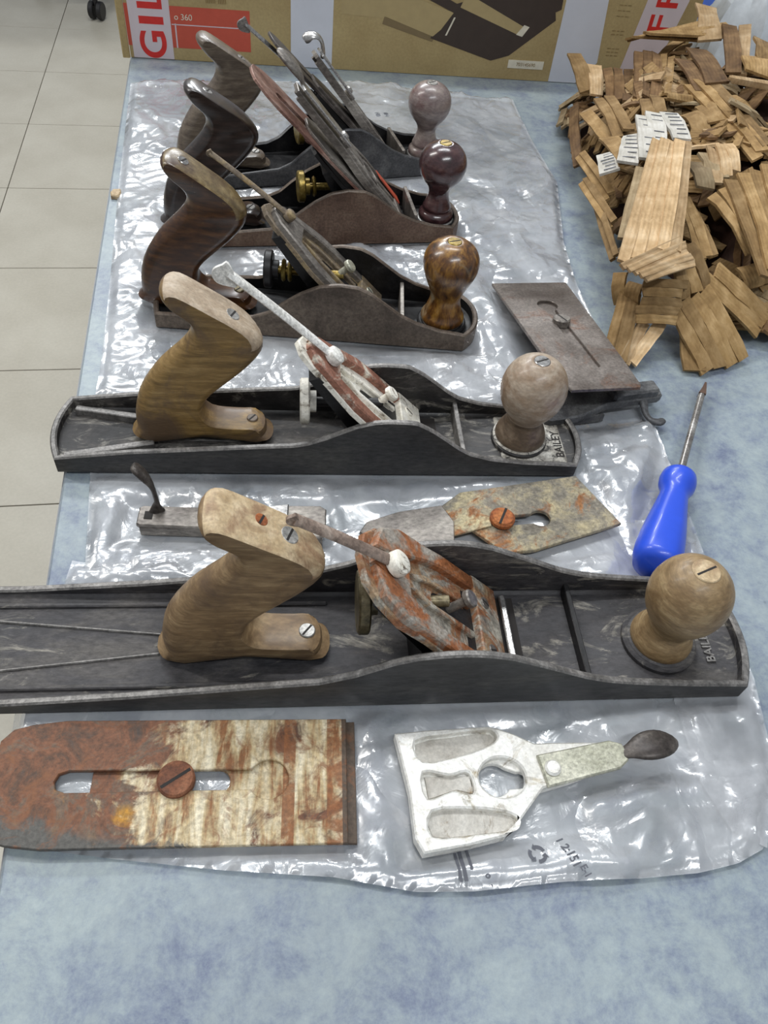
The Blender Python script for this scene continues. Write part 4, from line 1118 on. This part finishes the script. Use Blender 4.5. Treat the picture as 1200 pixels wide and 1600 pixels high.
tag(g.build('tip', M_['tip'], sd), 'browned flat tip')
FOOT.append((0.27, 0.30, 0.06, 0.013, math.radians(57)))

# ------------------------------------------------------------ plastic bags
def bag(name, label, poly, dz, amp, seed, step=0.0026, hem=()):
    P = [Vector((x, y, 0)) for x, y in poly]
    xs = [p.x for p in P]; ys = [p.y for p in P]
    nx = int((max(xs)-min(xs))/step)+1; ny = int((max(ys)-min(ys))/step)+1
    gx = np.linspace(min(xs), max(xs), nx); gy = np.linspace(min(ys), max(ys), ny)
    X, Y = np.meshgrid(gx, gy)
    # inside test + distance to the outline
    ins = np.zeros_like(X, bool); dist = np.full_like(X, 9.0); n = len(P)
    for i in range(n):
        a, b = P[i], P[(i+1) % n]
        cond = ((a.y > Y) != (b.y > Y)) & (X < (b.x-a.x)*(Y-a.y)/((b.y-a.y) if abs(b.y-a.y) > 1e-9 else 1e-9)+a.x)
        ins ^= cond
        L2 = (b.x-a.x)**2+(b.y-a.y)**2
        t = np.clip(((X-a.x)*(b.x-a.x)+(Y-a.y)*(b.y-a.y))/L2, 0, 1)
        dist = np.minimum(dist, np.hypot(X-a.x-t*(b.x-a.x), Y-a.y-t*(b.y-a.y)))
    H = film_h(X, Y, amp, seed)+dz
    # sealed edge: slight welt along the outline
    near = dist < step*0.75
    if near.any():
        # pull the ragged border cells onto the outline itself
        xn = X[near]; yn = Y[near]; best = np.full(xn.shape, 9.0); bxn = xn.copy(); byn = yn.copy()
        for i in range(n):
            a, b = P[i], P[(i+1) % n]
            L2 = (b.x-a.x)**2+(b.y-a.y)**2
            t = np.clip(((xn-a.x)*(b.x-a.x)+(yn-a.y)*(b.y-a.y))/L2, 0, 1)
            qx = a.x+t*(b.x-a.x); qy = a.y+t*(b.y-a.y); dd = np.hypot(xn-qx, yn-qy)
            m = dd < best; best[m] = dd[m]; bxn[m] = qx[m]; byn[m] = qy[m]
        X = X.copy(); Y = Y.copy(); X[near] = bxn; Y[near] = byn
    H = H*np.clip(dist/0.006, 0.25, 1)+0.0012*np.exp(-(dist/0.0025)**2)+0.0003
    # hanging over the table's edge
    ov = np.clip(-0.1262-X, 0, 1)
    H = H-ov*1.4
    idx = -np.ones(X.shape, int); keep = ins | near
    idx[keep] = np.arange(keep.sum())
    V = np.stack([X[keep], Y[keep], H[keep]], 1)
    a = idx[:-1, :-1]; b = idx[:-1, 1:]; c = idx[1:, 1:]; d = idx[1:, :-1]
    ok = (a >= 0) & (b >= 0) & (c >= 0) & (d >= 0)
    F = np.stack([a[ok], b[ok], c[ok], d[ok]], 1)
    me = bpy.data.meshes.new('bag')
    me.vertices.add(len(V)); me.vertices.foreach_set('co', V.astype(np.float32).ravel())
    me.loops.add(F.size); me.loops.foreach_set('vertex_index', F.astype(np.int32).ravel())
    me.polygons.add(len(F)); me.polygons.foreach_set('loop_start', np.arange(0, F.size, 4, dtype=np.int32))
    me.polygons.foreach_set('loop_total', np.full(len(F), 4, np.int32))
    me.polygons.foreach_set('use_smooth', np.ones(len(F), bool))
    me.update(); me.validate()
    o = link(name, me, M_['bag'])
    tag(o, label, 'plastic bag', 'clear plastic bags under the planes')
    return o

front = [(-0.134,0.205),(-0.134,0.170),(-0.128,0.132),(-0.075,0.119),(-0.025,0.108),(0.025,0.099),(0.063,0.088),(0.090,0.085),(0.135,0.084),(0.173,0.081),(0.203,0.080),(0.225,0.082),(0.241,0.087),(0.262,0.12),(0.268,0.134),(0.279,0.179),(0.282,0.224),(0.288,0.279),(0.26,0.30),(0.10,0.31),(-0.04,0.30),(-0.10,0.290),(-0.112,0.293),(-0.119,0.25)]
middle = [(-0.104,0.285),(-0.108,0.355),(-0.112,0.41),(-0.110,0.45),(0.05,0.48),(0.18,0.475),(0.26,0.43),(0.298,0.418),(0.297,0.368),(0.295,0.330),(0.288,0.279),(0.28,0.25),(0.10,0.24),(-0.05,0.245)]
back = [(-0.112,0.441),(-0.111,0.484),(-0.113,0.593),(-0.117,0.730),(-0.120,0.966),(-0.031,0.982),(0.145,0.997),(0.252,0.969),(0.330,0.957),(0.327,0.856),(0.328,0.755),(0.302,0.644),(0.293,0.570),(0.292,0.471),(0.28,0.42),(0.15,0.40),(-0.05,0.40)]
bf = bag('plastic_bag', 'clear crumpled plastic bag nearest the camera, under the front blade and pale cap', front, 0.0003, 0.0078, 0.0)
bmid = bag('plastic_bag', 'clear crumpled plastic bag between the two longest planes', middle, 0.0, 0.0070, 0.37)
bb = bag('plastic_bag', 'large clear plastic bag under the three rear planes', back, 0.0006, 0.0072, 0.71)

fold = [(0.226,0.170),(0.222,0.125),(0.228,0.098),(0.243,0.087),(0.262,0.12),(0.269,0.134),(0.280,0.179),(0.284,0.224),(0.290,0.262),(0.276,0.262),(0.262,0.225),(0.240,0.190)]
bfo = bag('plastic_bag', 'narrow clear film fold at the right end of the front bag', fold, 0.0016, 0.0060, 0.93)

# print on the front bag
def drape_front(x, y): return float(film_h(np.array([x]), np.array([y]), 0.0078, 0.0)[0])+0.0008
ink = M_['ink']
def mark(s, size, x, y, deg):
    M = Matrix.Translation((x*1000, y*1000, 0)) @ Matrix.Rotation(math.radians(deg), 4, 'Z')
    o = text_geo(s, size, 'bag_print', ink, bf, M, 0.1, True, drape_front)
    return o
mark('1 2:151', 5.5, 0.1395, 0.0965, -75)
mark('E-1', 4.5, 0.1445, 0.0862, -75)
mark('o  -', 4.5, 0.098, 0.088, -80)
# three chasing arrows round a ring
for k in range(3):
    a0 = math.radians(120*k+20); a1 = math.radians(120*k+95)
    pts = [(Vector((math.cos(a0+(a1-a0)*t/6), math.sin(a0+(a1-a0)*t/6)))) for t in range(7)]
    v = []; f = []
    for p in pts: v += [(p.x*4.6, p.y*4.6), (p.x*2.9, p.y*2.9)]
    e = Vector((math.cos(a1+0.45), math.sin(a1+0.45)))*3.8
    b1_, b2_ = pts[-1]*5.6, pts[-1]*1.9
    v += [(b1_.x, b1_.y), (b2_.x, b2_.y), (e.x, e.y)]
    f = [(2*i, 2*i+2, 2*i+3, 2*i+1) for i in range(6)]+[(14, 16, 15)]
    V3 = []
    for x, y in v:
        X = 0.1245+x*MM; Y = 0.0975+y*MM
        V3.append((X*1000, Y*1000, (drape_front(X, Y)+0.0002)*1000))
    link('bag_print', mesh_from(V3, f, False), ink, bf)
for (x, y0, y1, wv) in ((0.0845, 0.089, 0.103, 0.7), (0.0868, 0.089, 0.105, 0.9), (0.0905, 0.094, 0.104, 0.7)):
    n = 10; V3 = []; f = []
    for i in range(n+1):
        y = y0+(y1-y0)*i/n
        for s in (-1, 1): V3.append((x*1000+s*wv, y*1000, (drape_front(x, y)+0.0002)*1000))
    f = [(2*i, 2*i+1, 2*i+3, 2*i+2) for i in range(n)]
    link('bag_print', mesh_from(V3, f, False), ink, bf)
def drape_back(x, y): return float(film_h(np.array([x]), np.array([y]), 0.0072, 0.71)[0])+0.0012
for (x, s) in ((0.155, 'HII'), (0.165, 'IIH')):
    M = Matrix.Translation((x*1000, 900, 0)) @ Matrix.Rotation(math.radians(-80), 4, 'Z')
    text_geo(s, 7, 'bag_print', ink, bb, M, 0.1, False, drape_back)

# ------------------------------------------------------------ cardboard box behind
bx = empty('cardboard_box', (-0.1249, 1.0469, 0.0), math.radians(-2.78), 'brown cardboard box with printed tape behind the planes', 'box')
BW, BD, BH = 690, 300, 240
g = Geo(); g.box(0, BW, 0, 4, 0.5, BH); g.build('front_panel', M_['box'], bx, smooth=False)
g = Geo(); g.box(0, BW, BD-4, BD, 0.5, BH); g.build('back_panel', M_['box'], bx, smooth=False)
g = Geo(); g.box(0, 4, 4, BD-4, 0.5, BH); g.build('side_panel', M_['box'], bx, smooth=False)
g = Geo(); g.box(BW-4, BW, 4, BD-4, 0.5, BH); g.build('side_panel', M_['box'], bx, smooth=False)
g = Geo(); g.box(4, BW-4, 4, BD-4, 0.5, 4.5); g.build('bottom_panel', M_['box'], bx, smooth=False)
g = Geo(); g.box(0, BW, 0, BD/2-0.6, BH, BH+4); g.build('top_flap', M_['box'], bx, smooth=False)
g = Geo(); g.box(0, BW, BD/2+0.6, BD, BH, BH+4); g.build('top_flap', M_['box'], bx, smooth=False)
g = Geo(); g.box(-9, -0.5, -4, 0.5, 1, BH-4, bev=1.2); tag(g.build('corner_fold', M_['box'], bx), 'folded cardboard edge at the corner')
def decal(P, mat, name, d=0.4, label=None):
    g = Geo(); Mf = Matrix.Translation((0, 0, 0)) @ Matrix.Rotation(math.radians(90), 4, 'X')
    g.prism(P, 0.05, d, Mf, 0)
    o = g.build(name, M_[mat], bx, smooth=False)
    if label: tag(o, label)
    return o
def rect(x0, x1, z0, z1): return [(x0, z0), (x1, z0), (x1, z1), (x0, z1)]
decal(rect(-0.3, 143, 14, 58), 'panel_red', 'printed_panel', 0.3, 'faded red printed panel')
decal(rect(4, 51, 1, 239), 'tape_print', 'printed_tape', 0.6, 'white tape with red letters')
decal(rect(191, 241, 0.8, 239), 'tape', 'tape_strip', 0.6, 'plain white tape')
decal([(520, 0.8), (556, 0.8), (578, 26), (570, 110), (570, 239), (518, 239)], 'tape', 'tape_strip', 0.6, 'plain white tape')
decal([(608, 0.8), (652, 0.8), (672, 100), (676, 239), (622, 239), (620, 100)], 'tape_print', 'printed_tape', 0.6, 'white tape with red letters')
def face_text(s, size, x, z, rot, mat, name='printed_lettering', bold=True):
    M = Matrix.Translation((x, -0.7, z)) @ Matrix.Rotation(math.radians(90), 4, 'X') @ Matrix.Rotation(math.radians(rot), 4, 'Z')
    o = text_geo(s, size, name, M_[mat], bx, M, 0.2, bold)
    return o
def face_text_fit(s, x0, x1, z0, z1, mat):
    """letters reading upwards, stretched to fill x0..x1 across and z0..z1 along"""
    o = face_text(s, 40, 0, 0, 90, mat)
    vs = [v.co.copy() for v in o.data.vertices]
    ax0, ax1 = min(v.x for v in vs)*1000, max(v.x for v in vs)*1000; az0, az1 = min(v.z for v in vs)*1000, max(v.z for v in vs)*1000
    for v in o.data.vertices:
        v.co.x = (x0+(v.co.x*1000-ax0)/(ax1-ax0)*(x1-x0))*MM
        v.co.z = (z0+(v.co.z*1000-az0)/(az1-az0)*(z1-z0))*MM
    return o
def thick(o):
    return o
face_text_fit('G', 13, 44, 1.5, 31, 'red_ink')
face_text_fit('I', 15, 43, 38, 46, 'red_ink')
face_text_fit('L', 15, 43, 54, 76, 'red_ink')
face_text_fit('F', 630, 657, 64, 84, 'red_ink')
face_text_fit('R', 632, 659, 92, 116, 'red_ink')
face_text_fit('A', 634, 661, 122, 146, 'red_ink')
face_text('o 360', 9, 66, 47, 0, 'sticker', bold=False)
for z, s in ((88, 'III III IIII III'), (84, 'III IIII II III')):
    pass
face_text('IIIIII IIIII', 8, 105, 66, 0, 'lettering_dark', bold=False)
for z in (92, 86, 80, 64, 60, 44, 40, 36):
    face_text('--- -- ---', 5, 594, z, 0, 'lettering_dark', bold=False)
decal(rect(55.5, 57, 14, 40), 'tape_print', 'printed_line', 0.45)
decal(rect(52, 143, 38.5, 39.5), 'tape_print', 'printed_line', 0.45)
# printed picture: dark slatted furniture
decal([(250, 62), (300, 60), (330, 76), (345, 88), (280, 98), (250, 98)], 'print_tan', 'printed_picture', 0.3)
decal([(300, 54), (363, 38), (366, 44), (302, 62)], 'print_mid', 'printed_picture', 0.32)
decal([(360, 42), (440, 21), (462, 28), (512, 70), (500, 110), (470, 108), (386, 80)], 'print_dark', 'printed_picture', 0.34, 'dark printed shape')
decal([(306, 92), (385, 71), (372, 52), (363, 44), (290, 66), (290, 96)], 'print_tan', 'printed_picture', 0.38)
decal([(334, 90), (392, 68), (398, 76), (345, 98)], 'print_dark', 'printed_picture', 0.42)
decal([(392, 77), (468, 52), (476, 60), (398, 92)], 'print_tan', 'printed_picture', 0.44)
decal([(466, 52), (474, 50), (481, 61), (474, 63)], 'sticker', 'printed_picture', 0.48)
decal([(400, 96), (476, 62), (516, 82), (512, 150), (400, 150)], 'print_dark', 'printed_picture', 0.40, 'dark printed shape')
decal([(386, 66), (388, 66), (380, 46), (378, 46)], 'sticker', 'printed_picture', 0.48)
decal(rect(463, 509, 14, 23.5), 'sticker', 'sticker', 0.6, 'small white sticker')
face_text('703145690', 5.5, 486, 18.6, 0, 'lettering_dark', bold=False)

# ------------------------------------------------------------ shredded cardboard heap
hp = empty('shredded_cardboard', (0.52, 0.71, 0.0), 0, 'shaggy heap of shredded tan cardboard packing beside the planes', 'packing')
CX, CY, RA, RB = 532, 728, 176, 256
def core_h(x, y):
    r = (abs((x-CX)/RA)**2.6+abs((y-CY)/RB)**2.6)**(1/2.6)
    if y < 560: r = max(r, r+(560-y)/500)
    base = 98*max(0, 1-r**2.6)**0.75
    base *= 0.86+0.14*math.sin(x*0.045+1)*math.cos(y*0.038)
    hx = math.hypot((x-425)/34, (y-610)/70)
    base -= 42*math.exp(-hx*hx)
    hx = math.hypot((x-520)/30, (y-745)/40)
    base -= 34*math.exp(-hx*hx)
    return max(1.0, base)
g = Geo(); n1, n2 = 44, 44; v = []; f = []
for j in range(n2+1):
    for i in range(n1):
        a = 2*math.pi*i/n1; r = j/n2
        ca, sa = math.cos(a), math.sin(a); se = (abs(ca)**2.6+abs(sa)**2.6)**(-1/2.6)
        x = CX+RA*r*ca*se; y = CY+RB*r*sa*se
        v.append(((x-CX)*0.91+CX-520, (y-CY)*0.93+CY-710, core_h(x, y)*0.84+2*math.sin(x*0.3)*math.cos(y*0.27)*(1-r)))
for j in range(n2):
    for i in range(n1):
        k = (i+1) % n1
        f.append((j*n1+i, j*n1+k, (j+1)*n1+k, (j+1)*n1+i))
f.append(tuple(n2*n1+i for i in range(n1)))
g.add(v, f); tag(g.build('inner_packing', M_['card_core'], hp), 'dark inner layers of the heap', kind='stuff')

def strip_mesh(c0, c1, wv, up, thick=2.6, bend=4.0, seg=5, jag=1.0, rnd=random):
    """bent cardboard strip from c0 to c1 (mm, local to the heap)"""
    c0, c1 = Vector(c0), Vector(c1)
    d = (c1-c0); L = d.length; d.normalize()
    side = d.cross(up).normalized(); nrm = side.cross(d).normalized()
    M = Matrix(((d.x, side.x, nrm.x, c0.x), (d.y, side.y, nrm.y, c0.y), (d.z, side.z, nrm.z, c0.z), (0, 0, 0, 1)))
    v = []; tw = rnd.uniform(-0.15, 0.15)
    for i in range(seg+1):
        t = i/seg; x = L*t
        e = jag*rnd.uniform(-2.2, 2.2)
        z = bend*math.sin(math.pi*t)+rnd.uniform(-0.7, 0.7)
        ww = wv/2*(1+rnd.uniform(-0.10, 0.08))
        cs = math.sin(tw*(t-0.5)*2)
        for sy in (-1, 1):
            xx = x+(rnd.uniform(-3, 3)*jag if i in (0, seg) else 0)
            v.append((xx, sy*ww, z+sy*ww*cs)); v.append((xx, sy*ww, z+sy*ww*cs+thick))
    f = []
    for i in range(seg):
        a = i*4; b = a+4
        f += [(a, a+2, b+2, b), (a+1, b+1, b+3, a+3), (a, b, b+1, a+1), (a+2, a+3, b+3, b+2)]
    f += [(0, 1, 3, 2), (seg*4, seg*4+2, seg*4+3, seg*4+1)]
    me = mesh_from(v, f, True, sharp=50)
    return me, M

def strip(c0, c1, wv, mat, up=Vector((0, 0, 1)), **kw):
    c0 = (c0[0]-520, c0[1]-710, c0[2]); c1 = (c1[0]-520, c1[1]-710, c1[2])
    me, M = strip_mesh(c0, c1, wv, up, **kw)
    o = link('cardboard_strip', me, M_['card_'+mat], hp)
    T = M.copy(); T.translation = T.translation*MM
    o.matrix_local = T
    return o

MATS = [
    ((366,659,92), (401,657,92), (345,520,70), (285,504,66), 5, 'pale'),
    ((353,648,70), (372,652,72), (325,552,62), (305,551,60), 2, 'grey'),
    ((283,498,68), (309,491,60), (355,507,62), (349,534,72), 5, 'pale'),
    ((318,509,50), (309,486,24), (341,480,26), (351,504,52), 5, 'tan'),
    ((309,522,30), (322,515,30), (295,453,3), (288,480,3), 2, 'tan'),
    ((314,493,20), (342,488,20), (306,458,3), (294,460,4), 2, 'pale'),
    ((336,493,34), (375,506,42), (410,464,3), (360,445,3), 4, 'tan'),
    ((365,513,45), (395,531,48), (448,504,12), (424,485,10), 2, 'tan'),
    ((336,528,62), (368,543,62), (381,511,40), (347,496,38), 3, 'tan'),
    ((396,637,80), (426,659,84), (426,627,78), (396,603,72), 2, 'grey'),
    ((422,658,86), (448,668,88), (444,632,80), (410,613,76), 3, 'pale'),
    ((419,611,80), (474,632,84), (449,527,60), (420,505,50), 4, 'tan'),
    ((399,598,72), (423,608,76), (432,545,58), (423,543,50), 2, 'tan'),
    ((378,934,62), (391,936,64), (393,878,50), (377,862,48), 1, 'tan'),
    ((392,915,60), (414,912,60), (396,859,50), (388,863,48), 1, 'pale'),
    ((409,903,60), (440,887,66), (407,805,66), (390,823,58), 3, 'brown'),
    ((433,885,84), (465,889,84), (424,781,80), (408,804,70), 3, 'brown'),
    ((463,883,84), (474,867,86), (432,774,80), (424,778,78), 2, 'tan'),
    ((371,820,60), (393,817,64), (379,725,72), (363,730,60), 2, 'tan'),
    ((358,813,48), (368,808,54), (369,723,60), (360,720,52), 1, 'tan'),
    ((349,722,60), (365,735,64), (357,666,72), (348,657,64), 1, 'tan'),
    ((340,751,30), (349,752,36), (346,660,44), (336,653,36), 2, 'tan'),
    ((330,706,26), (339,707,32), (333,612,42), (324,604,34), 2, 'tan'),
    ((331,657,26), (338,655,34), (314,552,44), (309,555,36), 2, 'tan'),
    ((366,857,36), (371,852,42), (344,737,30), (338,746,24), 1, 'brown'),
    ((405,781,76), (426,784,80), (417,747,80), (392,737,76), 2, 'tan'),
    ((462,833,92), (505,878,96), (485,779,98), (460,767,90), 2, 'brown'),
    ((449,781,90), (482,800,96), (485,665,90), (465,644,82), 3, 'tan'),
    ((427,754,82), (463,790,90), (461,772,88), (428,747,80), 1, 'tan'),
    ((431,738,80), (464,752,90), (462,714,88), (431,701,78), 2, 'tan'),
    ((528,890,112), (545,891,114), (513,800,100), (498,796,98), 1, 'brown'),
    ((550,892,112), (563,894,114), (521,798,98), (511,800,98), 1, 'pale'),
    ((526,815,104), (577,868,112), (566,825,108), (520,782,98), 2, 'tan'),
    ((498,755,96), (548,801,104), (544,785,104), (498,745,94), 1, 'pale'),
    ((442,893,88), (508,940,104), (506,920,104), (439,872,86), 1, 'tan'),
    ((458,873,96), (532,938,112), (529,918,112), (459,856,94), 1, 'tan'),
    ((524,937,112), (541,957,116), (520,884,104), (504,870,102), 1, 'pale'),
    ((471,762,86), (485,766,88), (498,687,86), (487,678,84), 1, 'brown'),
    ((304,539,40), (322,510,44), (321,507,26), (309,522,20), 2, 'tan'),
    ((393,631,60), (394,601,58), (396,543,50), (377,536,48), 3, 'tan'),
    ((352,508,30), (371,515,34), (364,453,3), (347,446,3), 1, 'tan'),
    ((417,539,40), (459,552,44), (460,534,30), (423,520,30), 2, 'tan'),
    ((381,728,80), (395,737,81), (373,663,76), (361,655,75), 1, 'label'),
    ((395,736,81), (409,744,82), (390,679,77), (375,667,76), 1, 'label'),
    ((410,736,82), (423,743,83), (423,687,80), (402,697,79), 1, 'label'),
    ((365,706,74), (375,706,76), (362,664,74), (337,657,68), 1, 'label'),
    ((335,692,60), (348,690,66), (342,668,66), (330,654,56), 1, 'label'),
]
for a, b, c, d, n, mt in MATS:
    a, b, c, d = map(Vector, (a, b, c, d))
    up = ((b-a).cross(d-a)); up = -up if up.z < 0 else up
    up.normalize()
    for k in range(n):
        t = (k+0.5)/n
        p0 = a.lerp(b, t); p1 = d.lerp(c, t)
        wv = ((b-a).length+(c-d).length)/2/n
        bd = 1.5 if mt == 'label' else random.uniform(1, 4)
        o = strip(p0+up*(1.2*(k % 2)), p1+up*(1.2*(k % 2)), wv*(1.0 if n > 1 else 1), mt, up, bend=bd, jag=0.7)
        if mt == 'label':
            tag(o, 'white printed label paper')
            L = (p1-p0).length
            for r in range(6):
                g = Geo(); y = (r+0.6)/6.4
                g.box(L*y, L*y+1.0, -wv*0.36, wv*(0.38-0.3*random.random()), bd*math.sin(math.pi*y)+2.75, bd*math.sin(math.pi*y)+3.1)
                g.build('printed_line', M_['ink'], o, smooth=False)

rnd = random.Random(21)
def heap_cluster(single):
    while True:
        qx = rnd.uniform(-1, 1); qy = rnd.uniform(-1, 1); rr = (abs(qx)**2.6+abs(qy)**2.6)**(1/2.6)
        if rr > 1: continue
        cx = CX+RA*qx; cy = CY+RB*qy; th = math.atan2(qy, qx)
        if cx > 640 and rnd.random() < 0.6: continue
        if cy < 530 and rnd.random() < 0.5: continue
        h = core_h(cx, cy)
        if h < 44 and rr < 0.7: continue
        break
    e = 4
    nx_ = -(core_h(cx+e, cy)-core_h(cx-e, cy))/(2*e); ny_ = -(core_h(cx, cy+e)-core_h(cx, cy-e))/(2*e)
    nn = Vector((nx_, ny_, 1)).normalized()
    nn = (nn+Vector((rnd.uniform(-.4, .4), rnd.uniform(-.4, .4), rnd.uniform(-.2, .2)))).normalized()
    if rr > 0.78: ang = th+rnd.uniform(-0.8, 0.8)+(0 if rnd.random() < .5 else math.pi/2)
    else: ang = rnd.uniform(0, math.pi)
    tdir = Vector((math.cos(ang), math.sin(ang), 0)); tdir = (tdir-nn*tdir.dot(nn)).normalized()
    sdir = tdir.cross(nn).normalized()
    L = rnd.uniform(24, 62); wv = rnd.uniform(6.5, 12); k = rnd.choice((2, 3, 4, 5))
    mt = rnd.choice(('tan', 'tan', 'tan', 'brown', 'brown', 'grey', 'pale'))
    out = []
    for q in range(k):
        c = Vector((cx, cy, h+(5 if single else 1)))+sdir*(q-(k-1)/2)*wv*1.04+nn*rnd.uniform(0, 4.0)+tdir*rnd.uniform(-7, 7)
        l2 = L*rnd.uniform(0.7, 1.1)
        p0 = c-tdir*l2/2; p1 = c+tdir*l2/2
        mz = min(p0.z, p1.z)-wv*0.5
        if mz < 2.0: p0.z += 2.0-mz; p1.z += 2.0-mz
        out.append((p0, p1, wv*0.96, mt, nn))
    return out
LIM = 296-sum(m[4] for m in MATS)
cl = []
while len(cl) < LIM: cl += heap_cluster(True)
for p0, p1, wv, mt, nn in cl[:LIM]: strip(p0, p1, wv, mt, nn, bend=rnd.uniform(-2, 6), rnd=rnd, seg=4, jag=1.5)
under = {}
tot = 0
while tot < 800:
    for p0, p1, wv, mt, nn in heap_cluster(False):
        me, M = strip_mesh((p0.x-520, p0.y-710, p0.z), (p1.x-520, p1.y-710, p1.z), wv, nn, bend=rnd.uniform(-2, 5), rnd=rnd, seg=3, jag=1.5)
        g = under.setdefault(mt, Geo())
        g.add([tuple(v.co*1000) for v in me.vertices], [tuple(q.vertices) for q in me.polygons], M)
        bpy.data.meshes.remove(me); tot += 1
for mt, g in under.items():
    tag(g.build('lower_strips', M_['card_'+mt], hp, sharp=50), kind='stuff')

# white film and blue bin behind the heap
wf = empty('plastic_wrap', (0.645, 1.05, 0.0), 0, 'crumpled white plastic film behind the cardboard heap', 'plastic film')
g = Geo()
v = []; f = []; n1, n2 = 28, 14
for j in range(n2+1):
    ph = math.pi/2*j/n2
    for i in range(n1):
        a = 2*math.pi*i/n1
        r = 1+0.10*math.sin(5*a+2*ph)+0.07*math.sin(11*a+5*ph)
        v.append((70*r*math.cos(a)*math.cos(ph), 52*r*math.sin(a)*math.cos(ph), 1+118*math.sin(ph)*(1+0.05*math.sin(4*a))))
for j in range(n2):
    for i in range(n1):
        k = (i+1) % n1; f.append((j*n1+i, j*n1+k, (j+1)*n1+k, (j+1)*n1+i))
f.append(tuple(range(n1)))
g.add([(x*.85, y*.85, z) for x, y, z in v], f); g.build('film_fold', M_['white_film'], wf, sharp=25)
bn = empty('storage_bin', (0.80, 1.205, 0.0), math.radians(-6), 'blue plastic bin at the far right corner behind the heap', 'bin')
g = Geo()
g.box(-100, 100, -70, 70, 0.5, 4, bev=3)
for a in ((-100, 100, -70, -67), (-100, 100, 67, 70), (-100, -97, -67, 67), (97, 100, -67, 67)): g.box(a[0], a[1], a[2], a[3], 3.5, 170)
g.build('bin_wall', M_['blue_bin'], bn, smooth=False)
g = Geo()
for a in ((-106, 106, -76, -66), (-106, 106, 66, 76), (-106, -96, -66, 66), (96, 106, -66, 66)): g.box(a[0], a[1], a[2], a[3], 164, 172, bev=2)
g.build('rim', M_['blue_bin'], bn)

# small crumb on the table edge
g = Geo(); g.prism([(-4,-6),(3,-7),(5,0),(4,7),(-3,6),(-5,1)], 0, 4, None, 0, 1.0)
cr = g.build('wood_chip', M_['wood_cream']); cr.location = (-0.1185, 0.722, 0.0003)
tag(cr, 'small cream wood chip on the left table edge', 'wood chip')

# ------------------------------------------------------------ office chair standing beyond the table
ch = empty('office_chair', (-0.40, 3.62, T_H), math.radians(10), 'black office chair base with castor on the floor behind the table', 'chair')
for k in range(5):
    a = 2*math.pi*k/5+math.radians(-106)-math.radians(10)
    d = Vector((math.cos(a), math.sin(a), 0))
    g = Geo(); g.tube([tuple(d*20+Vector((0, 0, 110))), tuple(d*150+Vector((0, 0, 95))), tuple(d*320+Vector((0, 0, 80)))], [26, 22, 15], None, 0, 12, 0.7)
    lg = g.build('base_leg', M_['black_plastic'], ch)
    c = d*330
    s = Vector((-d.y, d.x, 0))
    g = Geo()
    for q in (-1, 1):
        Mw = Matrix.Translation(c+s*q*15+Vector((0, 0, 30))) @ s.to_track_quat('Z', 'X').to_matrix().to_4x4()
        g.cyl(29, -9, 9, Mw, 0, 28, 3)
    g.cyl(9, 45, 82, Matrix.Translation(c), 0, 14, 1)
    g.build('castor', M_['black_plastic'], lg)
g = Geo(); g.cyl(30, 80, 260, None, 0, 20, 2); g.cyl(16, 255, 420, None, 0, 20, 2); g.build('gas_column', M_['black_plastic'], ch)
g = Geo(); g.box(-230, 230, -230, 230, 420, 490, bev=40); g.build('seat', M_['black_plastic'], ch)
g = Geo(); g.box(-200, 200, 215, 265, 560, 1000, bev=22); g.box(-25, 25, 228, 252, 440, 580); g.build('backrest', M_['black_plastic'], ch)
